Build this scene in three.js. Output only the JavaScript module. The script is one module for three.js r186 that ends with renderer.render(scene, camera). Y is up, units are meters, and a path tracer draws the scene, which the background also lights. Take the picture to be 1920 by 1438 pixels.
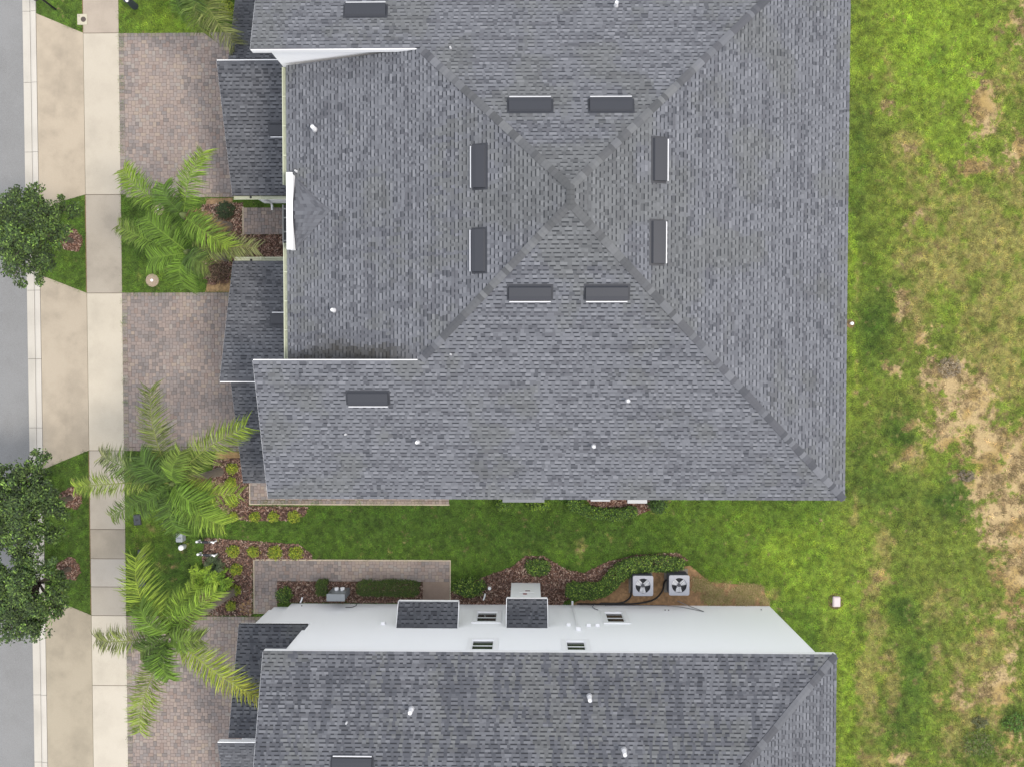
import * as THREE from 'three';
import { mergeGeometries } from 'three/addons/utils/BufferGeometryUtils.js';
import { RoundedBoxGeometry } from 'three/addons/geometries/RoundedBoxGeometry.js';

// ---------------------------------------------------------------- camera, sky, sun, exposure
// x east, z south, y up, metres; the drone hangs 35 m above the ground and looks almost straight down
const scene = new THREE.Scene();
const camera = new THREE.PerspectiveCamera(50.58, 1024 / 766, 0.5, 900);
camera.position.set(0, 35, 0);
camera.up.set(-0.00065, -0.02723, -0.99963);
camera.lookAt(-0.017627, 35 - 0.999474, 0.027235);
scene.add(camera);

const renderer = new THREE.WebGLRenderer({ antialias: true });
renderer.toneMapping = THREE.LinearToneMapping;
renderer.toneMappingExposure = 1.68;
renderer.shadowMap.enabled = true;

// bright overcast sky: brightest overhead, a little bluer low down
function overcastSky() {
  const w = 512, h = 256, a = new Float32Array(w * h * 4);
  for (let j = 0; j < h; j++) {
    const el = ((j + 0.5) / h - 0.5) * Math.PI, s = Math.max(0, Math.sin(el)), L = (1 + 0.2 * s) / 1.2;
    for (let i = 0; i < w; i++) {
      const k = (j * w + i) * 4;
      a[k] = L * 0.97; a[k + 1] = L * 0.985; a[k + 2] = L * 1.04; a[k + 3] = 1;
    }
  }
  const t = new THREE.DataTexture(a, w, h, THREE.RGBAFormat, THREE.FloatType);
  t.mapping = THREE.EquirectangularReflectionMapping; t.magFilter = THREE.LinearFilter; t.minFilter = THREE.LinearFilter; t.needsUpdate = true;
  return t;
}
scene.background = overcastSky();
scene.environment = scene.background;

const sun = new THREE.DirectionalLight(0xfff4e6, 1.7);
sun.position.set(38, 60, 14);
sun.target.position.set(0, 0, 0);
sun.castShadow = true;
sun.shadow.radius = 26;
sun.shadow.mapSize.set(4096, 4096);
Object.assign(sun.shadow.camera, { left: -40, right: 40, top: 40, bottom: -40, near: 1, far: 180 });
scene.add(sun, sun.target);

// ---------------------------------------------------------------- helpers
let seed = 7;
function rnd() { seed = (seed + 0x6D2B79F5) | 0; let t = Math.imul(seed ^ (seed >>> 15), 1 | seed); t = (t + Math.imul(t ^ (t >>> 7), 61 | t)) ^ t; return ((t ^ (t >>> 14)) >>> 0) / 4294967296; }
const rr = (a, b) => a + (b - a) * rnd();
const pick = a => a[Math.floor(rnd() * a.length)];
const clamp = (v, a = 0, b = 1) => Math.min(b, Math.max(a, v));
const smooth = (a, b, v) => { const t = clamp((v - a) / (b - a)); return t * t * (3 - 2 * t); };
const mix = (a, b, t) => a + (b - a) * t;
const mix3 = (a, b, t) => [mix(a[0], b[0], t), mix(a[1], b[1], t), mix(a[2], b[2], t)];
function hash(i, j, s) { let h = Math.imul(i, 374761393) ^ Math.imul(j, 668265263) ^ Math.imul(s + 11, 1274126177); h = Math.imul(h ^ (h >>> 13), 1274126177); return ((h ^ (h >>> 16)) >>> 0) / 4294967296; }
function vnoise(x, y, s = 0) {
  const i = Math.floor(x), j = Math.floor(y), u = x - i, v = y - j, a = u * u * (3 - 2 * u), b = v * v * (3 - 2 * v);
  return mix(mix(hash(i, j, s), hash(i + 1, j, s), a), mix(hash(i, j + 1, s), hash(i + 1, j + 1, s), a), b);
}
function fbm(x, y, n = 4, s = 0) { let v = 0, a = 0.5, t = 0; for (let k = 0; k < n; k++) { v += a * vnoise(x, y, s + k); t += a; a *= 0.55; x *= 2.03; y *= 2.03; } return v / t; }
function tileNoise(x, y, per, n, s) {                           // value noise that repeats every per cells, for tiling textures
  let v = 0, a = 0.5, t = 0;
  for (let k = 0; k < n; k++) {
    const i = Math.floor(x), j = Math.floor(y), u = x - i, w = y - j, p = u * u * (3 - 2 * u), q = w * w * (3 - 2 * w), h = (m, o) => hash(((m % per) + per) % per, ((o % per) + per) % per, s + k);
    v += a * mix(mix(h(i, j), h(i + 1, j), p), mix(h(i, j + 1), h(i + 1, j + 1), p), q); t += a; a *= 0.58; x *= 2; y *= 2; per *= 2;
  }
  return v / t;
}
const lin1 = v => { v /= 255; return v <= 0.04045 ? v / 12.92 : Math.pow((v + 0.055) / 1.055, 2.4); };
const GAIN = 0.53;                                             // how far a sunless bright day lifts a base colour
const C = (r, g, b) => [lin1(r) * GAIN, lin1(g) * GAIN, lin1(b) * GAIN];   // base colour, linear
const col = c => new THREE.Color().setRGB(c[0], c[1], c[2]);
const std = (c, roughness = 0.9, more = {}) => new THREE.MeshStandardMaterial({ color: col(c), roughness, ...more });

const taken = {};
function numbered(name) { const n = taken[name] = (taken[name] ?? -1) + 1; return n ? name + '_' + String(n).padStart(3, '0') : name; }
function tag(o, label, category, group, kind) {
  if (label) o.userData.label = label; if (category) o.userData.category = category;
  if (group) o.userData.group = group; if (kind) o.userData.kind = kind;
  return o;
}
function thing(name, label, category, x = 0, y = 0, z = 0, turn = 0, group) {
  const o = new THREE.Group(); o.name = numbered(name); o.position.set(x, y, z); o.rotation.y = turn; scene.add(o);
  return tag(o, label, category, group);
}
const place = (name, label, category, x, z) => thing(name, label, category, x, 0, z);
function add(name, geo, mat, parent, top = false) {
  const m = new THREE.Mesh(geo, mat); m.name = top ? numbered(name) : name; m.castShadow = m.receiveShadow = true;
  (parent || scene).add(m); return m;
}
class GB {                                                      // collects faces with a colour each
  constructor() { this.p = []; this.c = []; this.u = []; }
  tri(a, b, c, k) {
    const ux = b[0] - a[0], uy = b[1] - a[1], uz = b[2] - a[2], vx = c[0] - a[0], vy = c[1] - a[1], vz = c[2] - a[2];
    const nx = Math.abs(uy * vz - uz * vy), ny = Math.abs(uz * vx - ux * vz), nz = Math.abs(ux * vy - uy * vx);
    for (const q of [a, b, c]) {
      this.p.push(q[0], q[1], q[2]); if (k) this.c.push(k[0], k[1], k[2]);
      if (ny >= nx && ny >= nz) this.u.push(q[0], q[2]); else if (nx >= nz) this.u.push(q[2], q[1]); else this.u.push(q[0], q[1]);
    }
  }
  quad(a, b, c, d, k) { this.tri(a, b, c, k); this.tri(a, c, d, k); }
  poly(pts, k) { for (let i = 1; i < pts.length - 1; i++) this.tri(pts[0], pts[i], pts[i + 1], k); }
  box(x0, y0, z0, x1, y1, z1, k) {
    this.quad([x0, y1, z0], [x0, y1, z1], [x1, y1, z1], [x1, y1, z0], k); this.quad([x0, y0, z0], [x1, y0, z0], [x1, y0, z1], [x0, y0, z1], k);
    this.quad([x0, y0, z1], [x1, y0, z1], [x1, y1, z1], [x0, y1, z1], k); this.quad([x0, y0, z0], [x0, y1, z0], [x1, y1, z0], [x1, y0, z0], k);
    this.quad([x0, y0, z0], [x0, y0, z1], [x0, y1, z1], [x0, y1, z0], k); this.quad([x1, y0, z0], [x1, y1, z0], [x1, y1, z1], [x1, y0, z1], k);
    return this;
  }
  slab(pts, y0, y1, k) {                                        // a flat polygon (x, z) with thickness
    pts = pts.slice(); let A = 0; pts.forEach((p, i) => { const n = pts[(i + 1) % pts.length]; A += p[0] * n[1] - n[0] * p[1]; });
    if (A > 0) pts.reverse();
    const f = THREE.ShapeUtils.triangulateShape(pts.map(p => new THREE.Vector2(p[0], p[1])), []);
    for (const [a, b, c] of f) {
      const o = (pts[b][0] - pts[a][0]) * (pts[c][1] - pts[a][1]) - (pts[c][0] - pts[a][0]) * (pts[b][1] - pts[a][1]);
      const t = o < 0 ? [a, b, c] : [a, c, b];
      this.tri(...t.map(i => [pts[i][0], y1, pts[i][1]]), k); this.tri(...t.slice().reverse().map(i => [pts[i][0], y0, pts[i][1]]), k);
    }
    pts.forEach((p, i) => { const n = pts[(i + 1) % pts.length]; this.quad([p[0], y0, p[1]], [n[0], y0, n[1]], [n[0], y1, n[1]], [p[0], y1, p[1]], k); });
    return this;
  }
  geo() {
    const g = new THREE.BufferGeometry();
    g.setAttribute('position', new THREE.Float32BufferAttribute(this.p, 3));
    g.setAttribute('uv', new THREE.Float32BufferAttribute(this.u, 2));
    if (this.c.length) g.setAttribute('color', new THREE.Float32BufferAttribute(this.c, 3));
    g.computeVertexNormals(); return g;
  }
  build(name, mat, parent, top) { return add(name, this.geo(), mat, parent, top); }
}
const V = (x, y, z) => new THREE.Vector3(x, y, z);
function tube(pts, r, seg = 24, side = 6) { return new THREE.TubeGeometry(new THREE.CatmullRomCurve3(pts.map(p => V(...p))), seg, r, side, false); }
function inPoly(x, z, P) { let c = false; for (let i = 0, j = P.length - 1; i < P.length; j = i++) { const a = P[i], b = P[j]; if ((a[1] > z) !== (b[1] > z) && x < (b[0] - a[0]) * (z - a[1]) / (b[1] - a[1]) + a[0]) c = !c; } return c; }

function dataTex(w, h, fn, srgb = true, rep) {
  const a = new Uint8Array(w * h * 4);
  for (let j = 0; j < h; j++) for (let i = 0; i < w; i++) { const q = fn(i, j), k = (j * w + i) * 4; a[k] = clamp(q[0], 0, 255); a[k + 1] = clamp(q[1], 0, 255); a[k + 2] = clamp(q[2], 0, 255); a[k + 3] = 255; }
  const t = new THREE.DataTexture(a, w, h); t.magFilter = THREE.LinearFilter; t.minFilter = THREE.LinearMipmapLinearFilter; t.generateMipmaps = true;
  if (srgb) t.colorSpace = THREE.SRGBColorSpace; if (rep) { t.wrapS = t.wrapT = THREE.RepeatWrapping; t.repeat.set(rep, rep); }
  t.needsUpdate = true; return t;
}
const white = C(246, 247, 250), matV = new THREE.MeshStandardMaterial({ vertexColors: true, roughness: 0.92 });
const leafMat = new THREE.MeshStandardMaterial({ vertexColors: true, roughness: 0.86, side: THREE.DoubleSide });

// ---------------------------------------------------------------- the ground: terrain, lawn, road, kerb, pavement, aprons
const XK0 = -21.75, XK1 = -21.42, XK2 = -21.13, XS0 = -19.08, XS1 = -17.55;   // kerb edges and pavement edges, all run north-south

tag(add('terrain', new THREE.PlaneGeometry(700, 700).rotateX(-Math.PI / 2).translate(0, -0.25, 0), std(C(104, 124, 62), 1), null, true), null, null, null, 'structure');

// patches in the turf: [x, z, radius x, radius z, strength]
const dryPatches = [
  [16.14, -9, 0.9, 1.2, 0.7], [15.19, -12.37, 0.5, 1.6, 0.5], [17.18, -6.74, 1.6, 1.6, 0.62], [19.56, -5.16, 2.4, 2.2, 0.8], [17.55, -4.03, 1.8, 1.6, 0.7], [20.28, -2.44, 1.6, 2.2, 0.75], [19.87, 0.28, 1.6, 1.8, 0.8],
  [15.97, -4.72, 0.8, 1.4, 0.5], [16.57, -1.99, 1, 1.4, 0.7], [17.19, 1.88, 1.4, 1.6, 0.6], [15.26, 1.42, 0.6, 2.2, 0.4], [16.76, 4.17, 1.3, 0.6, 0.7], [15.23, 8.78, 0.5, 1.8, 0.75], [15.03, 10.86, 0.6, 1.6, 0.6], [14.84, 14.12, 0.5, 2.2, 0.75],
  [15.76, 14.11, 0.5, 1.6, 0.6], [17.76, 10.38, 1.4, 1, 0.5], [18.49, 13.4, 1.2, 1.6, 0.6], [20.08, 13.38, 1.4, 2.4, 0.8], [15.34, 17.39, 0.6, 0.6, 0.7], [16.25, 17.14, 0.7, 0.6, 0.6], [20.48, 10.14, 1, 1.2, 0.6], [18.75, 15.72, 1, 1.4, 0.7],
  [14.02, 6.59, 0.16, 0.7, 0.85], [9.07, 9.85, 1.4, 0.5, 0.5], [10.22, 10.19, 0.6, 0.5, 0.6], [3.77, 7.67, 1.4, 0.4, 0.45], [2.16, 7.91, 0.9, 0.5, 0.5], [-2.7, 6.88, 0.5, 0.3, 0.4], [-8.05, 7.48, 0.6, 0.25, 0.42], [-5.02, 8.52, 1, 0.25, 0.35],
  [-16.24, 7.52, 0.8, 0.7, 0.5], [-16.45, -3.64, 0.7, 0.5, 0.42], [-16.02, 8.92, 0.6, 0.6, 0.45], [-20.2, 4.84, 0.3, 0.4, 0.5], [-20.14, -14.29, 0.5, 0.3, 0.5], [20.13, -11.22, 1.3, 2.6, 0.5], [20.63, -7.86, 1, 1.4, 0.6], [14.19, -2.68, 0.12, 1.6, 0.6],
  [14.13, 0.51, 0.12, 0.8, 0.7], [-3.4, 8.86, 0.5, 0.3, 0.4], [5.49, 6.5, 0.8, 0.25, 0.4], [0.31, 8.26, 1.2, 0.3, 0.4],
];
const sandPatches = [
  [19.2, -10.78, 0.42, 0.9, 1], [19.1, -8.42, 0.5, 0.32, 0.85], [15.49, -10.57, 0.18, 0.3, 0.6], [16.14, -8.89, 0.4, 0.16, 0.5], [17.61, -7.53, 0.4, 0.25, 0.45], [16.62, -6.3, 0.4, 0.4, 0.45], [20.95, -8.75, 0.5, 0.7, 0.7], [20.86, -14.33, 0.4, 0.7, 0.7],
  [16, -2.45, 0.4, 0.8, 0.6], [17.03, -1.08, 0.4, 0.5, 0.55], [15.69, 0.28, 0.3, 0.4, 0.55], [18.19, 0.74, 0.9, 0.6, 0.95], [18.99, 1.65, 0.8, 0.9, 1], [18.33, 2.79, 0.8, 0.8, 0.75], [19.7, 3.47, 0.9, 1.1, 1], [16.97, 2.79, 0.4, 0.4, 0.5],
  [16.42, 3.94, 0.6, 0.2, 0.6], [19.95, 5.08, 1, 0.9, 0.95], [21.07, 4.39, 0.9, 1.4, 0.9], [20.65, 6.68, 1, 1, 1], [21.14, 8.52, 0.8, 1.2, 0.95], [20.44, 7.6, 0.7, 0.8, 0.8], [21.06, 10.83, 0.6, 1, 0.6], [20.32, 14.08, 0.6, 0.7, 0.85],
  [20.98, 12.91, 0.5, 0.7, 0.6], [18.5, 14.33, 0.5, 0.8, 0.55], [15.35, 9.01, 0.35, 0.4, 0.5], [21.16, 16.63, 0.5, 0.8, 0.6], [16.03, 17.26, 0.4, 0.4, 0.6], [19.6, 11.53, 0.4, 1, 0.4],
];
const deepPatches = [
  [16.18, 2.91, 0.55, 0.75, 1], [14.88, -1.54, 0.7, 1.4, 0.8], [14.24, -7.88, 0.5, 3, 0.5], [16.17, 10.86, 0.55, 0.9, 0.85], [16.78, 13.64, 0.7, 1.8, 0.7], [16.23, 15.51, 1, 1.4, 0.6], [18.15, 5.77, 1, 0.8, 0.7], [15.19, 5.09, 1.2, 1.4, 0.5],
  [0.08, 7.57, 3, 0.8, 0.95], [-5.25, 6.77, 4, 0.8, 0.9], [6.07, 7.2, 2, 0.7, 0.5], [-9.91, 7.49, 1.6, 0.5, 0.4], [14.81, 11.33, 0.6, 0.6, 0.5], [-15.31, 9.15, 0.7, 1, 0.7], [-19.46, -5.48, 0.4, 1.6, 0.7], [-19.66, 8.7, 0.5, 2.6, 0.7], [-16.78, -5.48, 0.6, 1.2, 0.6], [19.45, 16.65, 0.9, 0.6, 0.7],
  [21.03, 15.47, 0.6, 0.6, 0.8], [18.42, -6.29, 0.8, 0.6, 0.3], [17.43, -12.58, 0.4, 0.6, 0.3], [19.77, -5.84, 0.8, 0.5, 0.45],
];
const brightPatches = [
  [16.52, -13.47, 2, 2.2, 0.8], [18.32, -13.02, 1.4, 2, 0.7], [17.92, -9.44, 1.2, 1.6, 0.6], [11.36, 9.26, 2, 1.8, 0.8], [12.25, 7.64, 2, 1.2, 0.7], [13.9, 11.57, 1, 1.6, 0.7], [13.95, -4.04, 0.12, 4.4, 0.8], [13.93, 14.36, 0.3, 2.4, 0.8],
  [9.51, 6.95, 2, 0.8, 0.4], [-15.74, -14.82, 1.6, 0.8, 0.7], [17.15, 15.5, 0.4, 1.6, 0.4], [-16.71, 7.52, 0.8, 1, 0.3],
];
const gather = (list, x, z, grow = 1.3) => { let s = 0; for (const [a, b, p, q, w] of list) { const u = (x - a) / (p * grow), v = (z - b) / (q * grow), r = u * u + v * v; if (r < 6) s = Math.max(s, w * Math.exp(-r * 0.9)); } return s; };
const kGreen = [94, 128, 40], kField = [134, 152, 60], kDeep = [82, 116, 36], kBright = [158, 188, 60], kDry = [188, 172, 106], kSand = [228, 200, 146], kLitter = [118, 102, 76], kOchre = [206, 176, 110];
function turf(x, z) {                                           // the turf's colour and how much grass stands at a point
  const wx = x + (fbm(x * 1.3, z * 1.3, 3, 20) - 0.5) * 0.9, wz = z + (fbm(x * 1.3, z * 1.3, 3, 30) - 0.5) * 0.9;
  const n1 = fbm(x * 0.5, z * 0.5, 3, 1), n2 = fbm(x * 2.2, z * 2.2, 3, 5), n3 = fbm(x * 6, z * 6, 2, 9), field = smooth(12.3, 13.6, wx);
  let k = mix3(mix3(kGreen, kField, field), kBright, clamp(gather(brightPatches, wx, wz) * 1.1 + (n1 - 0.5) * 0.9 + field * 0.12));
  k = mix3(k, kDeep, clamp(gather(deepPatches, wx, wz) * 1.1 + (n2 - 0.56) * 0.9));
  const dry = smooth(0.34, 0.8, gather(dryPatches, wx, wz) + (n2 - 0.5) * 0.9 + (n3 - 0.5) * 0.5 + field * 0.06);
  k = mix3(k, kDry, dry * 0.72);
  const n4 = fbm(x * 13, z * 13, 2, 15), sand = smooth(0.28, 0.66, gather(sandPatches, wx, wz, 1.34) + (n2 - 0.5) * 0.7 + (n3 - 0.5) * 0.8 + (n4 - 0.5) * 0.55);
  k = mix3(k, mix3(kSand, kOchre, smooth(0.45, 0.7, fbm(x * 1.1, z * 1.1, 3, 17))), sand);
  if (sand > 0.15 && n4 > 0.52) k = mix3(k, kLitter, smooth(0.52, 0.7, n4) * smooth(0.45, 0.65, n2) * 0.5);
  return [k, clamp(1 - sand * 0.93) * (1 - dry * 0.25), dry];
}
const LX0 = XK2, LX1 = 23.5, LZ0 = -18, LZ1 = 20;
{
  const w = 2048, h = 1850, map = dataTex(w, h, (i, j) => {
    const x = mix(LX0, LX1, (i + 0.5) / w), z = mix(LZ1, LZ0, (j + 0.5) / h), [k, d] = turf(x, z), g = 0.74 + 0.5 * hash(i, j, 3) * (0.4 + 0.6 * d) + 0.12 * (1 - d), f = Math.sqrt(GAIN) * 0.97;
    return [k[0] * g * f, k[1] * g * f, k[2] * g * f];
  });
  const g = new THREE.PlaneGeometry(LX1 - LX0, LZ1 - LZ0).rotateX(-Math.PI / 2).translate((LX0 + LX1) / 2, 0, (LZ0 + LZ1) / 2);
  tag(add('lawn', g, new THREE.MeshStandardMaterial({ map, roughness: 1 }), null, true), null, null, null, 'structure');
}

// worn concrete and asphalt: colour in uneven patches with fine grain
const blot = (amount, grain, s) => dataTex(1024, 1024, (i, j) => {
  const v = tileNoise(i / 128, j / 128, 8, 5, s), w = tileNoise(i / 40, j / 220, 1024 / 8, 2, s + 9), q = 255 * (1 - amount * (0.2 + smooth(0.32, 0.78, v)) - amount * 0.5 * smooth(0.6, 0.8, v * 0.6 + w * 0.4) + (hash(i, j, s) - 0.5) * grain);
  return [q, q * 0.995, q * 0.985];
}, true, 0.127);
const concreteMap = blot(0.045, 0.07, 41), roughConcrete = blot(0.085, 0.09, 47), asphaltMap = blot(0.05, 0.3, 53);

tag(new GB().box(-60, -0.35, -60, XK0, -0.06, 60).build('road', std(C(164, 166, 168), 0.95, { map: asphaltMap }), null, true), null, null, null, 'structure');
{
  const kerb = tag(new THREE.Group(), null, null, null, 'structure'); kerb.name = 'kerb'; scene.add(kerb);
  const m1 = std(C(226, 222, 213), 0.85, { map: concreteMap }), m2 = std(C(232, 228, 220), 0.85, { map: concreteMap });
  const cuts = [-19, -15.08, -12.04, -9.05, -6, -3.08, -0.1, 2.9, 5.9, 8.5, 11.7, 14.7, 17.7, 21];
  for (let i = 0; i < cuts.length - 1; i++) {
    const a = cuts[i] + 0.008, b = cuts[i + 1] - 0.008;
    new GB().box(XK0 + 0.003, -0.2, a, XK1 - 0.012, -0.02, b).build('gutter_slab', m1, kerb);
    const g = new GB(), x0 = XK1 + 0.012, x1 = XK2 - 0.012, pr = [[x0, -0.2], [x0, -0.015], [x0 + 0.08, 0.02], [x1, 0.035], [x1, -0.2]];
    for (let k = 0; k < 4; k++) g.quad([pr[k][0], pr[k][1], b], [pr[k + 1][0], pr[k + 1][1], b], [pr[k + 1][0], pr[k + 1][1], a], [pr[k][0], pr[k][1], a]);
    g.poly(pr.map(p => [p[0], p[1], a])); g.poly(pr.map(p => [p[0], p[1], b]).reverse());
    g.build('kerb_stone', m2, kerb);
  }
  new GB().box(XK0 + 0.004, -0.3, -19, XK2 - 0.004, -0.06, 21).build('joint_bed', std(C(92, 88, 82), 1), kerb);
}
const hard = [];                                                // outlines where no grass grows
{
  const walk = tag(new THREE.Group(), null, null, null, 'structure'); walk.name = 'pavement'; scene.add(walk);
  const cuts = [-19, -14.11, -7.2, -2.95, 3.89, 7.34, 8.63, 9.87, 11.14, 14.24, 21], tone = [[200, 188, 174], [218, 210, 195], [198, 190, 177], [224, 216, 200], [206, 199, 187], [193, 185, 171], [209, 204, 196], [196, 190, 179], [224, 217, 202], [226, 219, 205]];
  for (let i = 0; i < cuts.length - 1; i++) new GB().box(XS0, -0.1, cuts[i] + 0.012, XS1, 0.03, cuts[i + 1] - 0.012).build('paving_slab', std(C(...tone[i].map(v => v * 1.02)), 0.88, { map: i === 0 || i === 2 || i === 5 ? roughConcrete : concreteMap }), walk);
  new GB().box(XS0 + 0.01, -0.12, -19, XS1 - 0.01, 0.008, 21).build('joint_bed', std(C(120, 104, 84), 1), walk);
  hard.push([[XS0 - 0.03, -19], [XS1 + 0.02, -19], [XS1 + 0.02, 21], [XS0 - 0.03, 21]]);
}
{ const e = new GB(); for (const [a, b] of [[-19, -14.14], [-7.19, -2.98], [3.92, 11.1]]) e.box(XS0 - 0.05, -0.05, a, XS0 - 0.003, 0.012, b); tag(e.build('soil_edge', std(C(140, 116, 84), 1), null, true), null, null, null, 'structure'); }
const aprons = [
  [[212, 199, 179], [[XK2 + 0.01, -14.97], [XS0 - 0.02, -14.13], [XS0 - 0.02, -7.21], [-20.1, -6.93], [XK2 + 0.01, -6.5]]],
  [[210, 198, 179], [[XK2 + 0.01, -3.74], [XS0 - 0.02, -2.96], [XS0 - 0.02, 3.88], [-20.19, 4.32], [XK2 + 0.01, 4.72]]],
  [[198, 188, 168], [[XK2 + 0.01, 10.3], [XS0 - 0.02, 11.13], [XS0 - 0.02, 18], [XK2 + 0.01, 18.8]]],
];
for (const [k, P] of aprons) { tag(new GB().slab(P, -0.1, 0.026).build('driveway_apron', std(C(...k.map(v => v * 1.0)), 0.88, { map: roughConcrete }), null, true), null, null, null, 'structure'); hard.push(P); }

// ---------------------------------------------------------------- paver driveways and walks
const PU = 0.152, paverTone = [[186, 166, 156], [192, 172, 160], [178, 160, 152], [172, 158, 153], [164, 154, 151], [194, 174, 157], [182, 167, 160], [154, 143, 139], [176, 153, 142], [187, 175, 166]];
for (const k of paverTone) { const m = (k[0] + k[1] + k[2]) / 3; for (let i = 0; i < 3; i++) k[i] = mix(k[i], m, 0.2) * 0.95; }
const paverMats = paverTone.map(k => std(C(...k), 0.92)), paverGeos = {};
function paverShape(w, d) {                                     // a paver with chamfered top edges, centred, top at 0
  const g = new GB(), c = 0.008, a = w / 2, b = d / 2, h = 0.06;
  const r = (x, z, y) => [[-x, y, -z], [-x, y, z], [x, y, z], [x, y, -z]], t = r(a - c, b - c, 0), m = r(a, b, -c), l = r(a, b, -h);
  g.quad(...t); for (let i = 0; i < 4; i++) { const j = (i + 1) % 4; g.quad(m[i], m[j], t[j], t[i]); g.quad(l[i], l[j], m[j], m[i]); }
  return g;
}
function clipRect(x0, z0, x1, z1, X0, Z0, X1, Z1) { return [Math.max(x0, X0), Math.max(z0, Z0), Math.min(x1, X1), Math.min(z1, Z1)]; }
const tile = [[0, 0, 1, 1.5], [0, 1.5, 1, 3], [2, 2, 3, 3.5], [2, 3.5, 3, 5], [1, 1, 2.5, 2], [2.5, 1, 4, 2], [3, 3, 4.5, 4], [4.5, 3, 6, 4], [1, 0, 2, 1], [3, 0, 4, 1], [1, 2, 2, 3], [3, 2, 4, 3]];
function pavers(name, rects, sandCol, toneBias, soldiers = [], bed = true) {   // rects [x0, z0, x1, z1]; soldiers: rows of edge pavers [x0, z0, x1, z1, along]
  const g = tag(new THREE.Group(), null, null, null, 'structure'); g.name = numbered(name); scene.add(g);
  const list = [];
  for (const [X0, Z0, X1, Z1] of rects) {
    for (let i = -2; i * 4 * PU < X1 - X0; i++) for (let j = -2; j * 4 * PU < Z1 - Z0; j++) for (const [a, b, c, d] of tile) {
      const q = clipRect(X0 + (i * 4 + a) * PU, Z0 + (j * 4 + b) * PU, X0 + (i * 4 + c) * PU, Z0 + (j * 4 + d) * PU, X0, Z0, X1, Z1);
      if (q[2] - q[0] > 0.035 && q[3] - q[1] > 0.035) list.push(q);
    }
  }
  for (const [x0, z0, x1, z1, along] of soldiers) { const n = Math.round((along === 'x' ? x1 - x0 : z1 - z0) / 0.15); for (let k = 0; k < n; k++) list.push(along === 'x' ? [mix(x0, x1, k / n), z0, mix(x0, x1, (k + 1) / n), z1] : [x0, mix(z0, z1, k / n), x1, mix(z0, z1, (k + 1) / n)]); }
  const seen = list.map(q => { const x = (q[0] + q[2]) / 2, z = (q[1] + q[3]) / 2; return { q, x, z, f: x < -10 && z < 17 && z > -15.5 ? Math.hypot(x + 15, z - toneBias.near) : 99 }; }).sort((a, b) => a.f - b.f);
  const rest = new GB();
  seen.forEach((s, n) => {
    const w = Math.round((s.q[2] - s.q[0] - 0.007) * 500) / 500, d = Math.round((s.q[3] - s.q[1] - 0.007) * 500) / 500;
    const v = fbm(s.x * 0.55 + toneBias.s, s.z * 0.55, 3, toneBias.s), r = rnd(), t = clamp(v + (r - 0.5) * 0.5);
    let i = t > 0.62 ? pick([1, 5, 9, 0]) : t > 0.5 ? pick([0, 6, 1, 2, 8]) : t > 0.4 ? pick([2, 3, 6, 0]) : pick([4, 7, 3, 2]);
    const y = 0.036 + (rnd() - 0.5) * 0.004, key = w + '|' + d;
    if (n < 300) {
      paverGeos[key] ??= paverShape(w, d).geo();
      const m = add('paver', paverGeos[key], paverMats[i], g); m.position.set(s.x, y, s.z);
    } else {
      const k = C(...paverTone[i]), b = paverShape(w, d);
      for (let e = 0; e < b.p.length; e += 3) { rest.p.push(b.p[e] + s.x, b.p[e + 1] + y, b.p[e + 2] + s.z); rest.c.push(...k); }
      rest.u.push(...b.u);
    }
  });
  if (rest.p.length) tag(rest.build('pavers', matV, g), null, null, null, 'stuff');
  if (bed) {
    const b = new GB(); for (const [X0, Z0, X1, Z1] of rects.concat(soldiers.map(s => s.slice(0, 4)))) b.box(X0, -0.06, Z0, X1, 0.024, Z1);
    b.build('joint_sand', std(C(...sandCol), 1), g);
  }
  for (const [X0, Z0, X1, Z1] of rects) hard.push([[X0 - 0.02, Z0 - 0.02], [X1 + 0.02, Z0 - 0.02], [X1 + 0.02, Z1 + 0.02], [X0 - 0.02, Z1 + 0.02]]);
  return g;
}
const DX0 = XS1 + 0.225;
pavers('driveway', [[DX0, -13.95, -11.9, -7.22]], [128, 116, 108], { near: -10, s: 3 }, [[XS1 + 0.005, -14.1, DX0, -7.2, 'z'], [DX0, -14.1, -11.9, -13.95, 'x'], [DX0, -7.22, -11.9, -7.07, 'x']]);
pavers('driveway', [[DX0, -2.82, -11.4, 3.74]], [126, 114, 106], { near: 0.3, s: 11 }, [[XS1 + 0.005, -2.97, DX0, 3.9, 'z'], [DX0, -2.97, -11.4, -2.82, 'x'], [DX0, 3.74, -11.4, 3.9, 'x']]);
pavers('driveway', [[DX0, 11.3, -11.4, 18]], [122, 110, 102], { near: 14.5, s: 23 }, [[XS1 + 0.005, 11.15, DX0, 18, 'z'], [DX0, 11.15, -11.4, 11.3, 'x']]);
pavers('entry_walk', [[-12.2, -6.62, -9, -5.47]], [92, 82, 76], { near: -6, s: 31 });
pavers('side_walk', [[-12.02, 4.2, -3.35, 6.05]], [130, 112, 100], { near: 5.5, s: 37 }, [[-12.02, 6.05, -3.35, 6.19, 'x']]);
pavers('side_walk', [[-11.86, 8.68, -3.33, 9.58], [-11.86, 9.58, -10.88, 11.02]], [128, 116, 108], { near: 9.5, s: 41 });
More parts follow.
